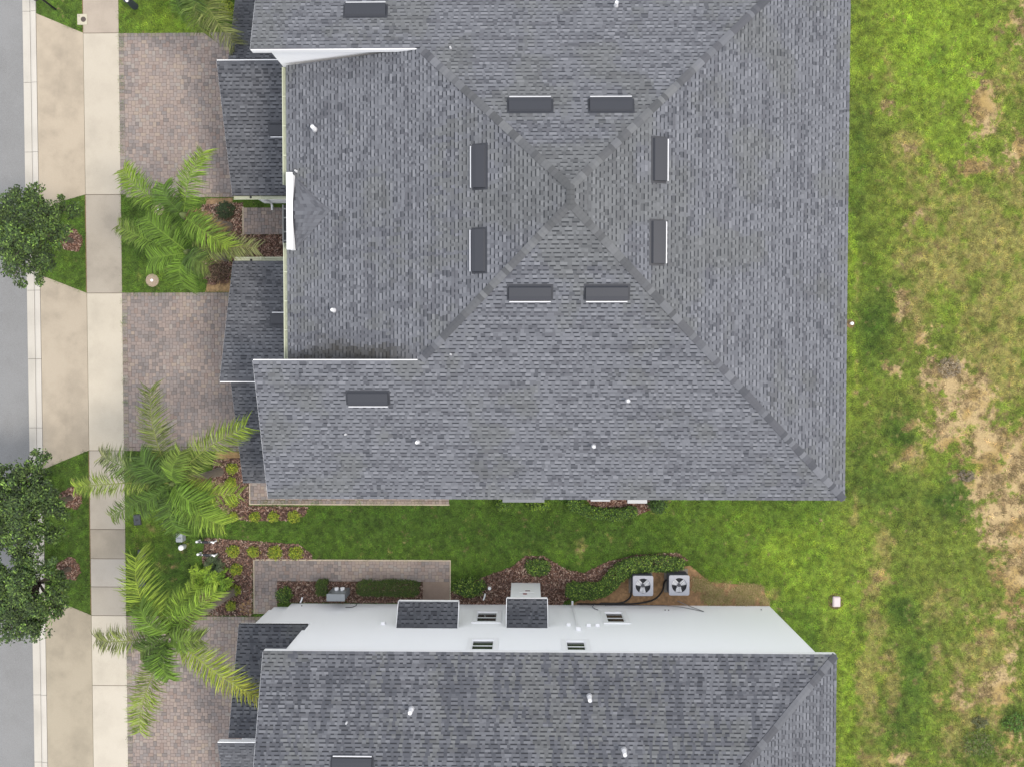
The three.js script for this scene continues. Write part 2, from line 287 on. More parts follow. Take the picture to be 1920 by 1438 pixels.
{ // mortar edge restraints along the walks, landing slab at the side door
  const m = std(C(224, 210, 190), 0.95, { map: roughConcrete });
  const e = new GB(); e.box(-12.07, -0.05, 5.2, -12.02, 0.045, 6.24).box(-12.02, -0.05, 6.19, -3.33, 0.042, 6.24);
  tag(e.build('walk_edging', m, null, true), null, null, null, 'structure');
  const f = new GB(); f.box(-11.92, -0.05, 8.62, -11.86, 0.045, 11.02).box(-11.86, -0.05, 8.62, -3.28, 0.042, 8.68).box(-3.33, -0.05, 8.68, -3.28, 0.04, 10.45);
  tag(f.build('walk_edging', m, null, true), null, null, null, 'structure');
  tag(new GB().box(-12.26, -0.05, -6.65, -12.2, 0.045, -5.45).build('walk_edging', m, null, true), null, null, null, 'structure');
  tag(new GB().box(-4.5, -0.05, 9.58, -3.34, 0.036, 10.5).build('door_landing', std(C(176, 156, 142), 0.9, { map: roughConcrete }), null, true), null, null, null, 'structure');
  hard.push([[-4.5, 9.5], [-3.28, 9.5], [-3.28, 10.6], [-4.5, 10.6]]);
}

// ---------------------------------------------------------------- planting beds: bare soil sheets and loose bark
const beds = [
  ['sandy', [172, 146, 116], [[-13.86, -7.03], [-12.68, -7.05], [-12.68, -6.8], [-13.84, -6.71]]],
  ['bark', [106, 82, 68], [[-14.02, -6.75], [-12.21, -6.84], [-12.26, -6.65], [-12.26, -5.46], [-8.7, -5.46], [-8.7, -4.0], [-11.6, -4.0], [-12.75, -4.09], [-12.76, -3.4], [-13.78, -3.29], [-14, -4.09], [-14.18, -5.47]]],
  ['sandy', [190, 162, 122], [[-13.83, -3.33], [-12.75, -3.54], [-12.76, -2.99], [-13.92, -2.99]]],
  ['sandy', [186, 158, 116], [[-13.52, 3.91], [-12.4, 3.91], [-12.41, 4.28], [-13.58, 4.28]]],
  ['bark', [104, 80, 70], [[-13.62, 4.24], [-12.45, 4.19], [-12.04, 5.3], [-12.1, 6.28], [-9.48, 6.32], [-9.63, 6.7], [-10.37, 6.93], [-12.01, 6.94], [-12.95, 6.85], [-13.52, 6.22], [-13.72, 5.17]]],
  ['bark', [106, 84, 74], [[-14.03, 7.69], [-13.19, 7.74], [-9.91, 7.96], [-9.36, 8.38], [-9.31, 8.66], [-11.93, 8.67], [-11.98, 11.11], [-14.16, 11.12], [-14.34, 10.32], [-13.86, 9.5], [-14.18, 8.68]]],
  ['sandy', [200, 164, 118], [[-12.58, 10.64], [-12.02, 10.36], [-12.02, 11.06], [-12.51, 11.02]]],
  ['bark', [112, 86, 72], [[-10.87, 9.59], [-4.5, 9.59], [-4.5, 10.52], [-10.87, 10.52]]],
  ['bark', [110, 82, 68], [[-3.27, 10.0], [-1.89, 9.37], [-0.62, 8.9], [-0.04, 8.43], [0.77, 8.43], [1.7, 8.98], [2.51, 9.16], [3.54, 8.65], [4.69, 8.36], [6.53, 8.26], [7.04, 8.58], [5.85, 8.96], [4.01, 9.43], [3.09, 10.04], [1.7, 10.38], [1.52, 10.61], [-3.27, 10.56]]],
  ['sandy', [182, 148, 112], [[1.75, 10.61], [3.09, 10], [4.01, 9.53], [4.7, 9.15], [7.11, 8.82], [7.92, 9.51], [10.22, 9.73], [10.54, 10.56]]],
  ['bark', [110, 70, 56], [[2.5, 5.82], [5.37, 5.81], [5.42, 6.39], [4.69, 6.69], [2.84, 6.28]]],
];
const barkBeds = [];
const soilMap = dataTex(512, 512, (i, j) => { const v = 170 + 85 * (fbm(i / 22, j / 22, 4, 61) - 0.3) + 46 * (hash(i, j, 4) - 0.5); return [v, v * 0.98, v * 0.95]; }, true, 0.4);
beds.forEach(([kind, k, P], i) => {
  tag(new GB().slab(P, -0.05, 0.008 + i * 0.0012).build(kind === 'bark' ? 'mulch_bed' : 'bare_soil', std(C(...k.map(v => Math.min(255, v * (kind === 'bark' ? 1.2 : 1.32)))), 1, { map: soilMap }), null, true), null, null, null, 'structure');
  if (kind === 'bark') barkBeds.push(P); hard.push(P);
});
for (const [x, z, n] of [[-19.91, 5.98, 0.5], [-20.05, 9.08, 0.52], [-19.72, -5.23, 0.5]]) {
  const P = []; for (let i = 0; i < 18; i++) { const a = i / 18 * 6.283, r = n * (0.85 + 0.3 * hash(i, 3, 5)); P.push([x + Math.cos(a) * r, z + Math.sin(a) * r]); }
  tag(new GB().slab(P, -0.03, 0.012).build('mulch_ring', std(C(150, 112, 92), 1, { map: soilMap }), null, true), null, null, null, 'structure'); barkBeds.push(P); hard.push(P);
}
function scatter(name, geo, mat, list) {                        // list of [x, y, z, turn, tilt, scale, colour]
  const m = new THREE.InstancedMesh(geo, mat, list.length), o = new THREE.Object3D(), k = new THREE.Color(); o.rotation.order = 'YXZ';
  list.forEach(([x, y, z, a, t, s, c], i) => { o.position.set(x, y, z); o.rotation.set(t, a, 0); o.scale.setScalar(s); o.updateMatrix(); m.setMatrixAt(i, o.matrix); m.setColorAt(i, k.setRGB(...c)); });
  m.name = numbered(name); m.castShadow = m.receiveShadow = true; scene.add(m); return m;
}
{
  const chip = new GB().box(-0.04, -0.005, -0.013, 0.04, 0.008, 0.013).geo(), list = [], tones = [[152, 120, 106], [176, 144, 128], [120, 94, 84], [206, 182, 164], [136, 108, 98], [104, 82, 74], [162, 122, 104]].map(k => C(...k));
  for (const P of barkBeds) {
    const xs = P.map(p => p[0]), zs = P.map(p => p[1]), x0 = Math.min(...xs), x1 = Math.max(...xs), z0 = Math.min(...zs), z1 = Math.max(...zs), n = (x1 - x0) * (z1 - z0) * 420;
    for (let i = 0; i < n; i++) { const x = rr(x0, x1), z = rr(z0, z1); if (inPoly(x, z, P)) list.push([x, rr(0.022, 0.045), z, rr(0, 6.28), rr(-0.5, 0.5), rr(0.5, 1.35), pick(tones)]); }
  }
  tag(scatter('bark_mulch', chip, std([1, 1, 1], 1), list), 'brown shredded bark mulch covering the planting beds', 'mulch', null, 'stuff');
}
{ // mown turf: short blades in tufts
  const g = new GB();
  for (let i = 0; i < 8; i++) {
    const a = rr(0, 6.28), r = rr(0, 0.06), x = Math.cos(a) * r, z = Math.sin(a) * r, b = rr(0, 6.28), l = rr(0.02, 0.055), h = rr(0.03, 0.055), w = 0.006, dx = Math.cos(b), dz = Math.sin(b);
    g.tri([x - dz * w, 0, z + dx * w], [x + dz * w, 0, z - dx * w], [x + dx * l, h, z + dz * l]);
  }
  const list = [], fields = [[XK2 + 0.05, -16.5, XS0 - 0.05, 18, 230], [XS1 + 0.02, -16.5, -11.3, 18, 230], [-11.4, 5.9, 12.2, 11, 240], [9.8, -17, 22.5, 19, 230]];
  for (const [x0, z0, x1, z1, n] of fields) {
    const N = (x1 - x0) * (z1 - z0) * n;
    for (let i = 0; i < N; i++) {
      const x = rr(x0, x1), z = rr(z0, z1);
      if (x < 10.7 && x > -10.8 && (z < 4.85 || z > 10.58)) continue;
      let ok = true; for (const P of hard) if (inPoly(x, z, P)) { ok = false; break; } if (!ok) continue;
      if (x1 === 22.5 && x < 12.2 && z > 5.9 && z < 11) continue;
      const [k, d] = turf(x, z); if (rnd() > d) continue;
      const cl = 0.8 + 0.42 * vnoise(x * 5.5, z * 5.5, 71), j = rr(0.6, 1.44) * cl, w = C(k[0] * j * rr(0.92, 1.08), k[1] * j, k[2] * j);
      list.push([x, 0.001, z, rr(0, 6.28), 0, rr(0.85, 1.5) * (0.75 + 0.6 * vnoise(x * 4, z * 4, 72)), w]);
    }
  }
  tag(scatter('grass', g.geo(), new THREE.MeshStandardMaterial({ color: 0xffffff, roughness: 0.8, side: THREE.DoubleSide }), list), 'short mown grass growing over the lawns and the rear field', 'grass', null, 'stuff');
  const dead = [], deadTone = [[190, 164, 118], [166, 142, 104], [210, 182, 130], [142, 124, 90], [160, 150, 88]];
  for (let i = 0; i < 60000 && dead.length < 3000; i++) { const x = rr(12.6, 22.3), z = rr(-17, 19), [, d, dr] = turf(x, z), q = vnoise(x * 2.2, z * 2.2, 81); if (d < 0.6 && q > 0.5) { const k = pick(deadTone), j = rr(0.7, 1.2); dead.push([x, 0.001, z, rr(0, 6.28), rr(-0.2, 0.2), rr(0.9, 1.9), C(k[0] * j, k[1] * j, k[2] * j)]); } }
  const bedP = [[7.23, 9.33], [7.92, 9.46], [10.22, 9.68], [10.5, 10.47], [7.93, 10.48], [7.23, 9.98]];
  for (let i = 0; i < 3400; i++) { const x = rr(7, 11), z = rr(9, 10.5); if (inPoly(x, z, bedP) && vnoise(x * 3, z * 3, 83) > 0.3) { const k = pick([[206, 184, 132], [184, 164, 116], [164, 166, 92], [224, 200, 150]]), j = rr(0.95, 1.15); dead.push([x, 0.02, z, rr(0, 6.28), rr(-0.2, 0.2), rr(1.0, 2.0), C(k[0] * j, k[1] * j, k[2] * j)]); } }
  tag(scatter('dry_grass', g.geo(), new THREE.MeshStandardMaterial({ color: 0xffffff, roughness: 0.95, side: THREE.DoubleSide }), dead), 'dead straw coloured grass scattered over the sandy ground', 'dry grass', null, 'stuff');
}

// ---------------------------------------------------------------- the houses
const AX = 1.397, RN = -5.519, RS = -5.005, DD = 9.938, HA = 9.096, SL = 0.3045, TT = DD / 2, XW = -9.305, ZE = HA - SL * DD, ZM = (RN + RS) / 2;
const HOUSE2 = [-0.226, 25.92];
// a roof plane: ridge point, level direction u, downhill direction q (plan), slope; h is how far above the deck
function plane(ox, oy, oz, qx, qz, sl) {
  const c = 1 / Math.hypot(1, sl), n = [qx * sl * c, c, qz * sl * c], ux = qz, uz = -qx;
  const at = (p, q, h = 0) => [ox + ux * p + qx * q + n[0] * h, oy - sl * q + n[1] * h, oz + uz * p + qz * q + n[2] * h];
  const y = (x, z) => oy - sl * ((x - ox) * qx + (z - oz) * qz);
  const m = new THREE.Matrix4().makeBasis(V(ux, 0, uz), V(...n), V(qx * c, -sl * c, qz * c)), quat = new THREE.Quaternion().setFromRotationMatrix(m);
  return { at, y, n, quat, sl, c, pq: (x, z) => [(x - ox) * ux + (z - oz) * uz, (x - ox) * qx + (z - oz) * qz] };
}
const roofTone = [[160, 164, 174], [154, 158, 168], [145, 149, 159], [137, 141, 151], [129, 132, 142], [170, 174, 184], [114, 118, 128]];
const tabShadeTone = [[68, 73, 84], [78, 83, 94], [62, 67, 78]];
const tabMats = {}, tabMat = (t, k) => tabMats[k.join()] ??= std(C(...k), 0.95);
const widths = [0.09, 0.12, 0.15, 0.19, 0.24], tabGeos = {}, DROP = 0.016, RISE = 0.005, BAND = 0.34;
function tabGeo(w, len) {                                       // one raised shingle tab: top face and cut edges
  return tabGeos[w + '|' + len] ??= (() => {
    const g = new GB(), a = w / 2, T = [[-a, RISE, 0], [-a, DROP, len], [a, DROP, len], [a, RISE, 0]], B = [[-a, 0, 0], [-a, 0, len], [a, 0, len], [a, 0, 0]];
    g.quad(...T); for (let i = 0; i < 3; i++) g.quad(B[i], B[i + 1], T[i + 1], T[i]); return g.geo();
  })();
}
// courses of laminated shingles over one plane. lim(q) gives [left, right]; near: point that the camera is nearest to; stain(x, z) changes a tone
function shingles(pl, q0, q1, lim, ep, roof, toneScale, near, stain, skip) {   // batch: factor on every shingle tone of this roof
  const all = new GB(), singles = [];
  const cut = (pts, f) => { const o = []; pts.forEach((a, i) => { const b = pts[(i + 1) % pts.length], fa = f(a), fb = f(b); if (fa >= 0) o.push(a); if (fa * fb < 0) { const t = fa / (fa - fb); o.push([mix(a[0], b[0], t), mix(a[1], b[1], t)]); } }); return o; };
  const piece = (pts, qa, k, rise, drop, edge) => {
    const h = q => mix(rise, drop, clamp((q - qa) / (ep * 0.7))), P = pts.map(p => pl.at(p[0], p[1], h(p[1]))); all.poly(P, k);
    if (edge) pts.forEach((a, i) => { const b = pts[(i + 1) % pts.length]; if (a[1] - qa < 1e-4 && b[1] - qa < 1e-4) return; all.quad(pl.at(a[0], a[1], 0), pl.at(b[0], b[1], 0), P[(i + 1) % pts.length], P[i], [k[0] * 0.5, k[1] * 0.5, k[2] * 0.5]); });
  };
  let above = [];                                               // where tabs of the course above end: their shadow is painted as a dark band below them
  for (let i = 0, qa = q0; qa < q1 - 0.02; i++, qa += ep) {
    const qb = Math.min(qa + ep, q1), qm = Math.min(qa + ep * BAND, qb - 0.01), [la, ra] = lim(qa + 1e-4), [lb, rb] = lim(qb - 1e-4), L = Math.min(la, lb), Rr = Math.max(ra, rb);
    const fl = p => p[0] - mix(la, lb, (p[1] - qa) / (qb - qa)), fr = p => mix(ra, rb, (p[1] - qa) / (qb - qa)) - p[0], here = [];
    const toneAt = (m, tooth) => { const n = fbm(m * 1.1 + i * 3.7, i * 0.8, 2, 77); let t = tooth ? pick([0, 0, 1, 1, 2, 5]) : pick([2, 2, 1, 3, 3, 2]); if (n > 0.6) t = tooth ? pick([2, 3, 4, 1]) : pick([4, 4, 6, 3]); if (rnd() < 0.05) t = 6; return t; };
    let p = L - rnd() * 0.2, tooth = rnd() > 0.5;
    while (p < Rr) {                                            // lower part of the course: raised tabs and the laminate between them
      const w = tooth ? pick(widths) : rr(0.07, 0.18), m = p + w / 2, [x, , z] = pl.at(m, (qa + qb) / 2);
      if (!skip || !skip(x, z)) {
        const t = toneAt(m, tooth), s = stain ? stain(x, z, m, qa) : null; let k = roofTone[t].map(v => v * toneScale); if (s) k = mix3(k, s[0], s[1]);
        const quad = [[p, qm], [p, qb], [p + w, qb], [p + w, qm]], c = cut(cut(quad, fl), fr);
        if (tooth) here.push([p, p + w]);
        if (c.length > 2) {
          const full = fl(quad[0]) > 0 && fl(quad[1]) > 0 && fr(quad[2]) > 0 && fr(quad[3]) > 0 && qb - qa > ep - 1e-4;
          if (tooth && full && near && !s) singles.push({ m, qa: qm, w, t, k, quad, d: Math.hypot(x - near[0], z - near[1]) });
          else piece(c, qm, C(...k), tooth ? RISE : RISE * 0.6, tooth ? DROP : DROP * 0.45, true);
        }
      }
      p += w; tooth = !tooth;
    }
    p = L;                                                      // upper part: painted tab shadow under each tab above, plain between
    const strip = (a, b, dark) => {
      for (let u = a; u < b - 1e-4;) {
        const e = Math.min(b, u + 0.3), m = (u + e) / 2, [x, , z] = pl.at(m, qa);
        if (!skip || !skip(x, z)) { const s = stain ? stain(x, z, m, qa) : null; let k = (dark ? pick(tabShadeTone) : roofTone[toneAt(m, false)]).map(v => v * toneScale); if (s) k = mix3(k, s[0].map(v => v * (dark ? 0.7 : 1)), s[1]); const c = cut(cut([[u, qa], [u, qm], [e, qm], [e, qa]], fl), fr); if (c.length > 2) piece(c, qa, C(...k), RISE * 0.5, RISE * 0.9, false); }
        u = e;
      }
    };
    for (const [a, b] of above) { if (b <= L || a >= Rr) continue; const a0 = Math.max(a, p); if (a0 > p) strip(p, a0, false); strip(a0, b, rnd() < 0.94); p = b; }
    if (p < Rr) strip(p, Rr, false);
    above = here;
  }
  return { all, singles, pl, ep };
}
const rest3 = (fields, roof, most) => {                         // nearest tabs as pieces of their own, all others joined
  const s = []; for (const f of fields) for (const e of f.singles) s.push([e, f]); s.sort((a, b) => a[0].d - b[0].d);
  s.forEach(([e, f], n) => {
    const len = Math.round(f.ep * (1 - BAND) / f.pl.c * 1000) / 1000;
    if (n < most) { const m = add('shingle', tabGeo(e.w, len), tabMat(e.t, e.k), roof); m.position.set(...f.pl.at(e.m, e.qa)); m.quaternion.copy(f.pl.quat); }
    else { const h = q => mix(RISE, DROP, (q - e.qa) / (f.ep * (1 - BAND))), k = C(...e.k), P = e.quad.map(p => f.pl.at(p[0], p[1], h(p[1]))), B = e.quad.map(p => f.pl.at(p[0], p[1], 0)); f.all.quad(...P, k); for (let i = 0; i < 3; i++) f.all.quad(B[i], B[i + 1], P[i + 1], P[i], k.map(v => v * 0.5)); }
  });
  const g = new GB(); for (const f of fields) { g.p = g.p.concat(f.all.p); g.c = g.c.concat(f.all.c); g.u = g.u.concat(f.all.u); }
  tag(g.build('shingles', matV, roof), null, null, null, 'stuff');
};
const under = std(C(70, 72, 80), 1), trimMat = std([0.8, 0.81, 0.83], 0.55), stuccoBump = dataTex(256, 256, (i, j) => { const v = 128 + 110 * (fbm(i / 5, j / 5, 3, 91) - 0.5) + 30 * (hash(i, j, 8) - 0.5); return [v, v, v]; }, false, 1.4);
const stucco = std([0.85, 0.865, 0.885], 0.9, { bumpMap: stuccoBump, bumpScale: 0.004 }), gutterMat = std(C(226, 232, 205), 0.5), ventMat = std(C(54, 58, 68), 0.5, { metalness: 0.1 }), edgeMat = std([0.5, 0.51, 0.54], 0.4, { metalness: 0.2 }), pvc = std([0.8, 0.81, 0.83], 0.5), blackMat = std(C(40, 41, 45), 0.5), greyMetal = std(C(150, 152, 150), 0.5, { metalness: 0.3 });
const glass = new THREE.MeshPhysicalMaterial({ color: col([0.03, 0.034, 0.032]), roughness: 0.06, metalness: 0, ior: 1.45 });

function deck(name, polys, mat, parent) {                       // roof boards: planes with thickness below them
  const g = new GB();
  for (const [pl, pts, th] of polys) {
    const T = pts.map(p => pl.at(...p, 0)), B = T.map(p => [p[0], p[1] - th, p[2]]), n = T.length;
    let A = 0; pts.forEach((p, i) => { const b = pts[(i + 1) % n]; A += p[0] * b[1] - b[0] * p[1]; });
    const o = A > 0 ? 1 : 0; if (o) { T.reverse(); B.reverse(); }
    const f = THREE.ShapeUtils.triangulateShape((o ? pts.slice().reverse() : pts).map(p => new THREE.Vector2(p[0], p[1])), []);
    for (const [a, b, c] of f) { g.tri(T[a], T[b], T[c]); g.tri(B[c], B[b], B[a]); }
    for (let i = 0; i < n; i++) { const j = (i + 1) % n; g.quad(B[i], B[j], T[j], T[i]); }
  }
  return g.build(name, mat, parent);
}
function ventBox(parent, pl, x, z, w = 1.38, d = 0.46) {        // off-ridge vent: dark sheet metal hood, open downhill, bright drip flange
  const v = new THREE.Group(); v.name = 'roof_vent'; const y = pl.y(x, z); v.position.set(x + pl.n[0] * 0.012, y + pl.n[1] * 0.012, z + pl.n[2] * 0.012); v.quaternion.copy(pl.quat); parent.add(v);
  const g = new GB(), a = w / 2, b = d / 2, pr = [[-b, 0.012], [-b + 0.05, 0.07], [b * 0.4, 0.12], [b, 0.115], [b, 0.075]];
  for (let i = 0; i < pr.length - 1; i++) g.quad([-a, pr[i][1], pr[i][0]], [-a, pr[i + 1][1], pr[i + 1][0]], [a, pr[i + 1][1], pr[i + 1][0]], [a, pr[i][1], pr[i][0]]);
  for (const s of [-1, 1]) g.poly([...pr.map(p => [s * a, p[1], p[0]]), [s * a, 0.0, b], [s * a, 0, -b]]);
  g.build('hood', ventMat, v);
  new GB().box(-a + 0.02, 0, b - 0.06, a - 0.02, 0.09, b - 0.04).build('louvre', blackMat, v);
  new GB().box(-a + 0.01, 0.0, b + 0.035, a - 0.01, 0.075, b + 0.075).build('drip_flange', edgeMat, v);
  new GB().box(-a - 0.07, 0.001, -b - 0.06, a + 0.07, 0.008, b + 0.02).build('base_flange', ventMat, v);
  return v;
}
function pipe(parent, pl, x, z, h = 0.32, r = 0.055) {
  const v = new THREE.Group(); v.name = 'vent_pipe'; v.position.set(x, pl.y(x, z), z); parent.add(v);
  add('stack', new THREE.LatheGeometry([[r, -0.05], [r, h], [r * 0.82, h + 0.005], [r * 0.8, h - 0.06], [0.001, h - 0.06]].map(p => new THREE.Vector2(...p)), 16), pvc, v);
  const f = add('flashing', new THREE.CylinderGeometry(r * 1.15, r * 1.5, 0.07, 16), std(C(206, 208, 214), 0.5), v); f.position.y = 0.035;
}
function gutter(parent, x0, z0, x1, z1, y, out, seams = 3) {    // open K-style trough along x or z; out: side away from the roof
  const g = new GB(), L = Math.hypot(x1 - x0, z1 - z0), ex = (x1 - x0) / L, ez = (z1 - z0) / L, ox = out[0], oz = out[1], t = 0.006, W = 0.135;
  const pt = (s, o, h) => [x0 + ex * s + ox * o, y + h, z0 + ez * s + oz * o];
  const wall = (o0, h0, o1, h1) => { g.quad(pt(0, o0, h0), pt(L, o0, h0), pt(L, o1, h1), pt(0, o1, h1)); g.quad(pt(0, o0, h0 - t), pt(L, o0, h0 - t), pt(L, o1, h1 - t), pt(0, o1, h1 - t)); };
  wall(0, 0.09, 0, 0); wall(0, 0, W * 0.75, 0); wall(W * 0.75, 0, W, 0.085); wall(W, 0.085, W + 0.02, 0.1); wall(W + 0.02, 0.1, W - 0.004, 0.1);
  for (const s of [0, L]) g.quad(pt(s, 0, 0), pt(s, W * 0.75, 0), pt(s, W, 0.1), pt(s, 0, 0.1));
  const m = g.build('rain_gutter', gutterMat, parent);
  for (let i = 1; i <= seams; i++) { const b = new GB(), s = L * i / (seams + 1) - 0.02; b.quad(pt(s, 0, 0.085), pt(s + 0.03, 0, 0.085), pt(s + 0.03, W, 0.098), pt(s, W, 0.098)); b.quad(pt(s, 0, 0.075), pt(s + 0.03, 0, 0.075), pt(s + 0.03, W, 0.088), pt(s, W, 0.088)); b.build('hanger_strap', gutterMat, m); }
  return m;
}
function cap(roof, ax, ay, az, bx, by, bz, nA, nB, n0 = 0, n1 = 1e9, fade = 0.78) {   // folded cap shingles from a (top) down to b, over two planes
  const a = V(ax, ay, az), b = V(bx, by, bz), L = a.distanceTo(b), e = 0.152, dir = b.clone().sub(a).normalize(), N = Math.floor(L / e);
  const na = V(...nA), nb = V(...nB), la = dir.clone().cross(na).normalize(), lb = nb.clone().cross(dir).normalize(), out = na.clone().add(nb).normalize();
  if (la.dot(nb) > 0) la.negate(); if (lb.dot(na) > 0) lb.negate();
  const W = 0.135, g = new GB(), P = (s, l, w, h) => { const q = dir.clone().multiplyScalar(s).addScaledVector(l, w).addScaledVector(out, h); return [q.x, q.y, q.z]; };
  for (const l of [la, lb]) { g.quad(P(0, l, 0, 0.02), P(e + 0.03, l, 0, 0.036), P(e + 0.03, l, W, 0.036), P(0, l, W, 0.018)); g.quad(P(0, l, W, 0.018), P(e + 0.03, l, W, 0.036), P(e + 0.03, l, W, 0), P(0, l, W, 0)); g.quad(P(e + 0.03, l, 0, 0.036), P(e + 0.03, l, 0, 0), P(e + 0.03, l, W, 0), P(e + 0.03, l, W, 0.036)); }
  const geo = g.geo(); let tone = 2;
  for (let i = Math.max(0, n0); i < Math.min(N, n1); i++) {
    if (rnd() < 0.62) tone = pick([5, 0, 1, 3, 4, 6, 6, 4]); const k = roofTone[tone], lichen = i < 40 ? 0.34 * (1 - i / 46) + 0.15 : 0.05;
    const c = mix3(k.map(v => v * fade), [116, 118, 112], lichen * 0.7); capMats[fade + '|' + tone + '|' + Math.round(lichen * 6)] ??= std(C(...c), 0.95);
    const m = add('hip_cap_shingle', geo, capMats[fade + '|' + tone + '|' + Math.round(lichen * 6)], roof); m.position.copy(a).addScaledVector(dir, i * e);
  }
}
const capMats = {};

const plE = plane(AX, HA, RN, 1, 0, SL), plW = plane(AX, HA, RN, -1, 0, SL), plS = plane(AX, HA, RS, 0, 1, SL), plN = plane(AX, HA, RN, 0, -1, SL);
const EP = TT / 37;
// weathering seen on the roof: olive lichen speckle near the top, dark runs of algae. West slope also has darker blotches at the step wall foot
const lichen = (x, z) => { const n = fbm(x * 0.8, z * 0.8, 3, 120), d = Math.hypot(x - AX, z - ZM); const a = smooth(0.55, 0.8, n + 0.24 * Math.exp(-d * d / 18) + 0.1 * hash(Math.round(x * 9), Math.round(z * 7), 2)); return a > 0.04 ? [[110, 113, 104], a * 0.26] : null; };
const toneW = (x, z) => {
  const f = (z - (RS + TT)) + 1.0 + (fbm(x * 1.1, z * 2.2, 3, 140) - 0.5) * 1.1, m = smooth(0.2, 0.95, f) * smooth(-3.2, -5.2, x) * (0.55 + 0.45 * hash(Math.round(x * 8), Math.round(z * 8), 6));
  const r = smooth(0.63, 0.8, fbm(x * 0.35, z * 5, 2, 150)) * smooth(-1, -5, x) * 0.4;
  return m > 0.04 ? [[62, 61, 58], m * 0.95] : r > 0.05 ? [[92, 95, 104], r] : lichen(x, z);
};
const runsN = (x, z) => { const r = smooth(0.52, 0.72, fbm(x * 7, z * 0.9, 3, 160) + 0.1 * hash(Math.round(x * 8), Math.round(z * 8), 7)); return r > 0.05 ? [[70, 74, 84], r * 0.5] : lichen(x, z + 9); };

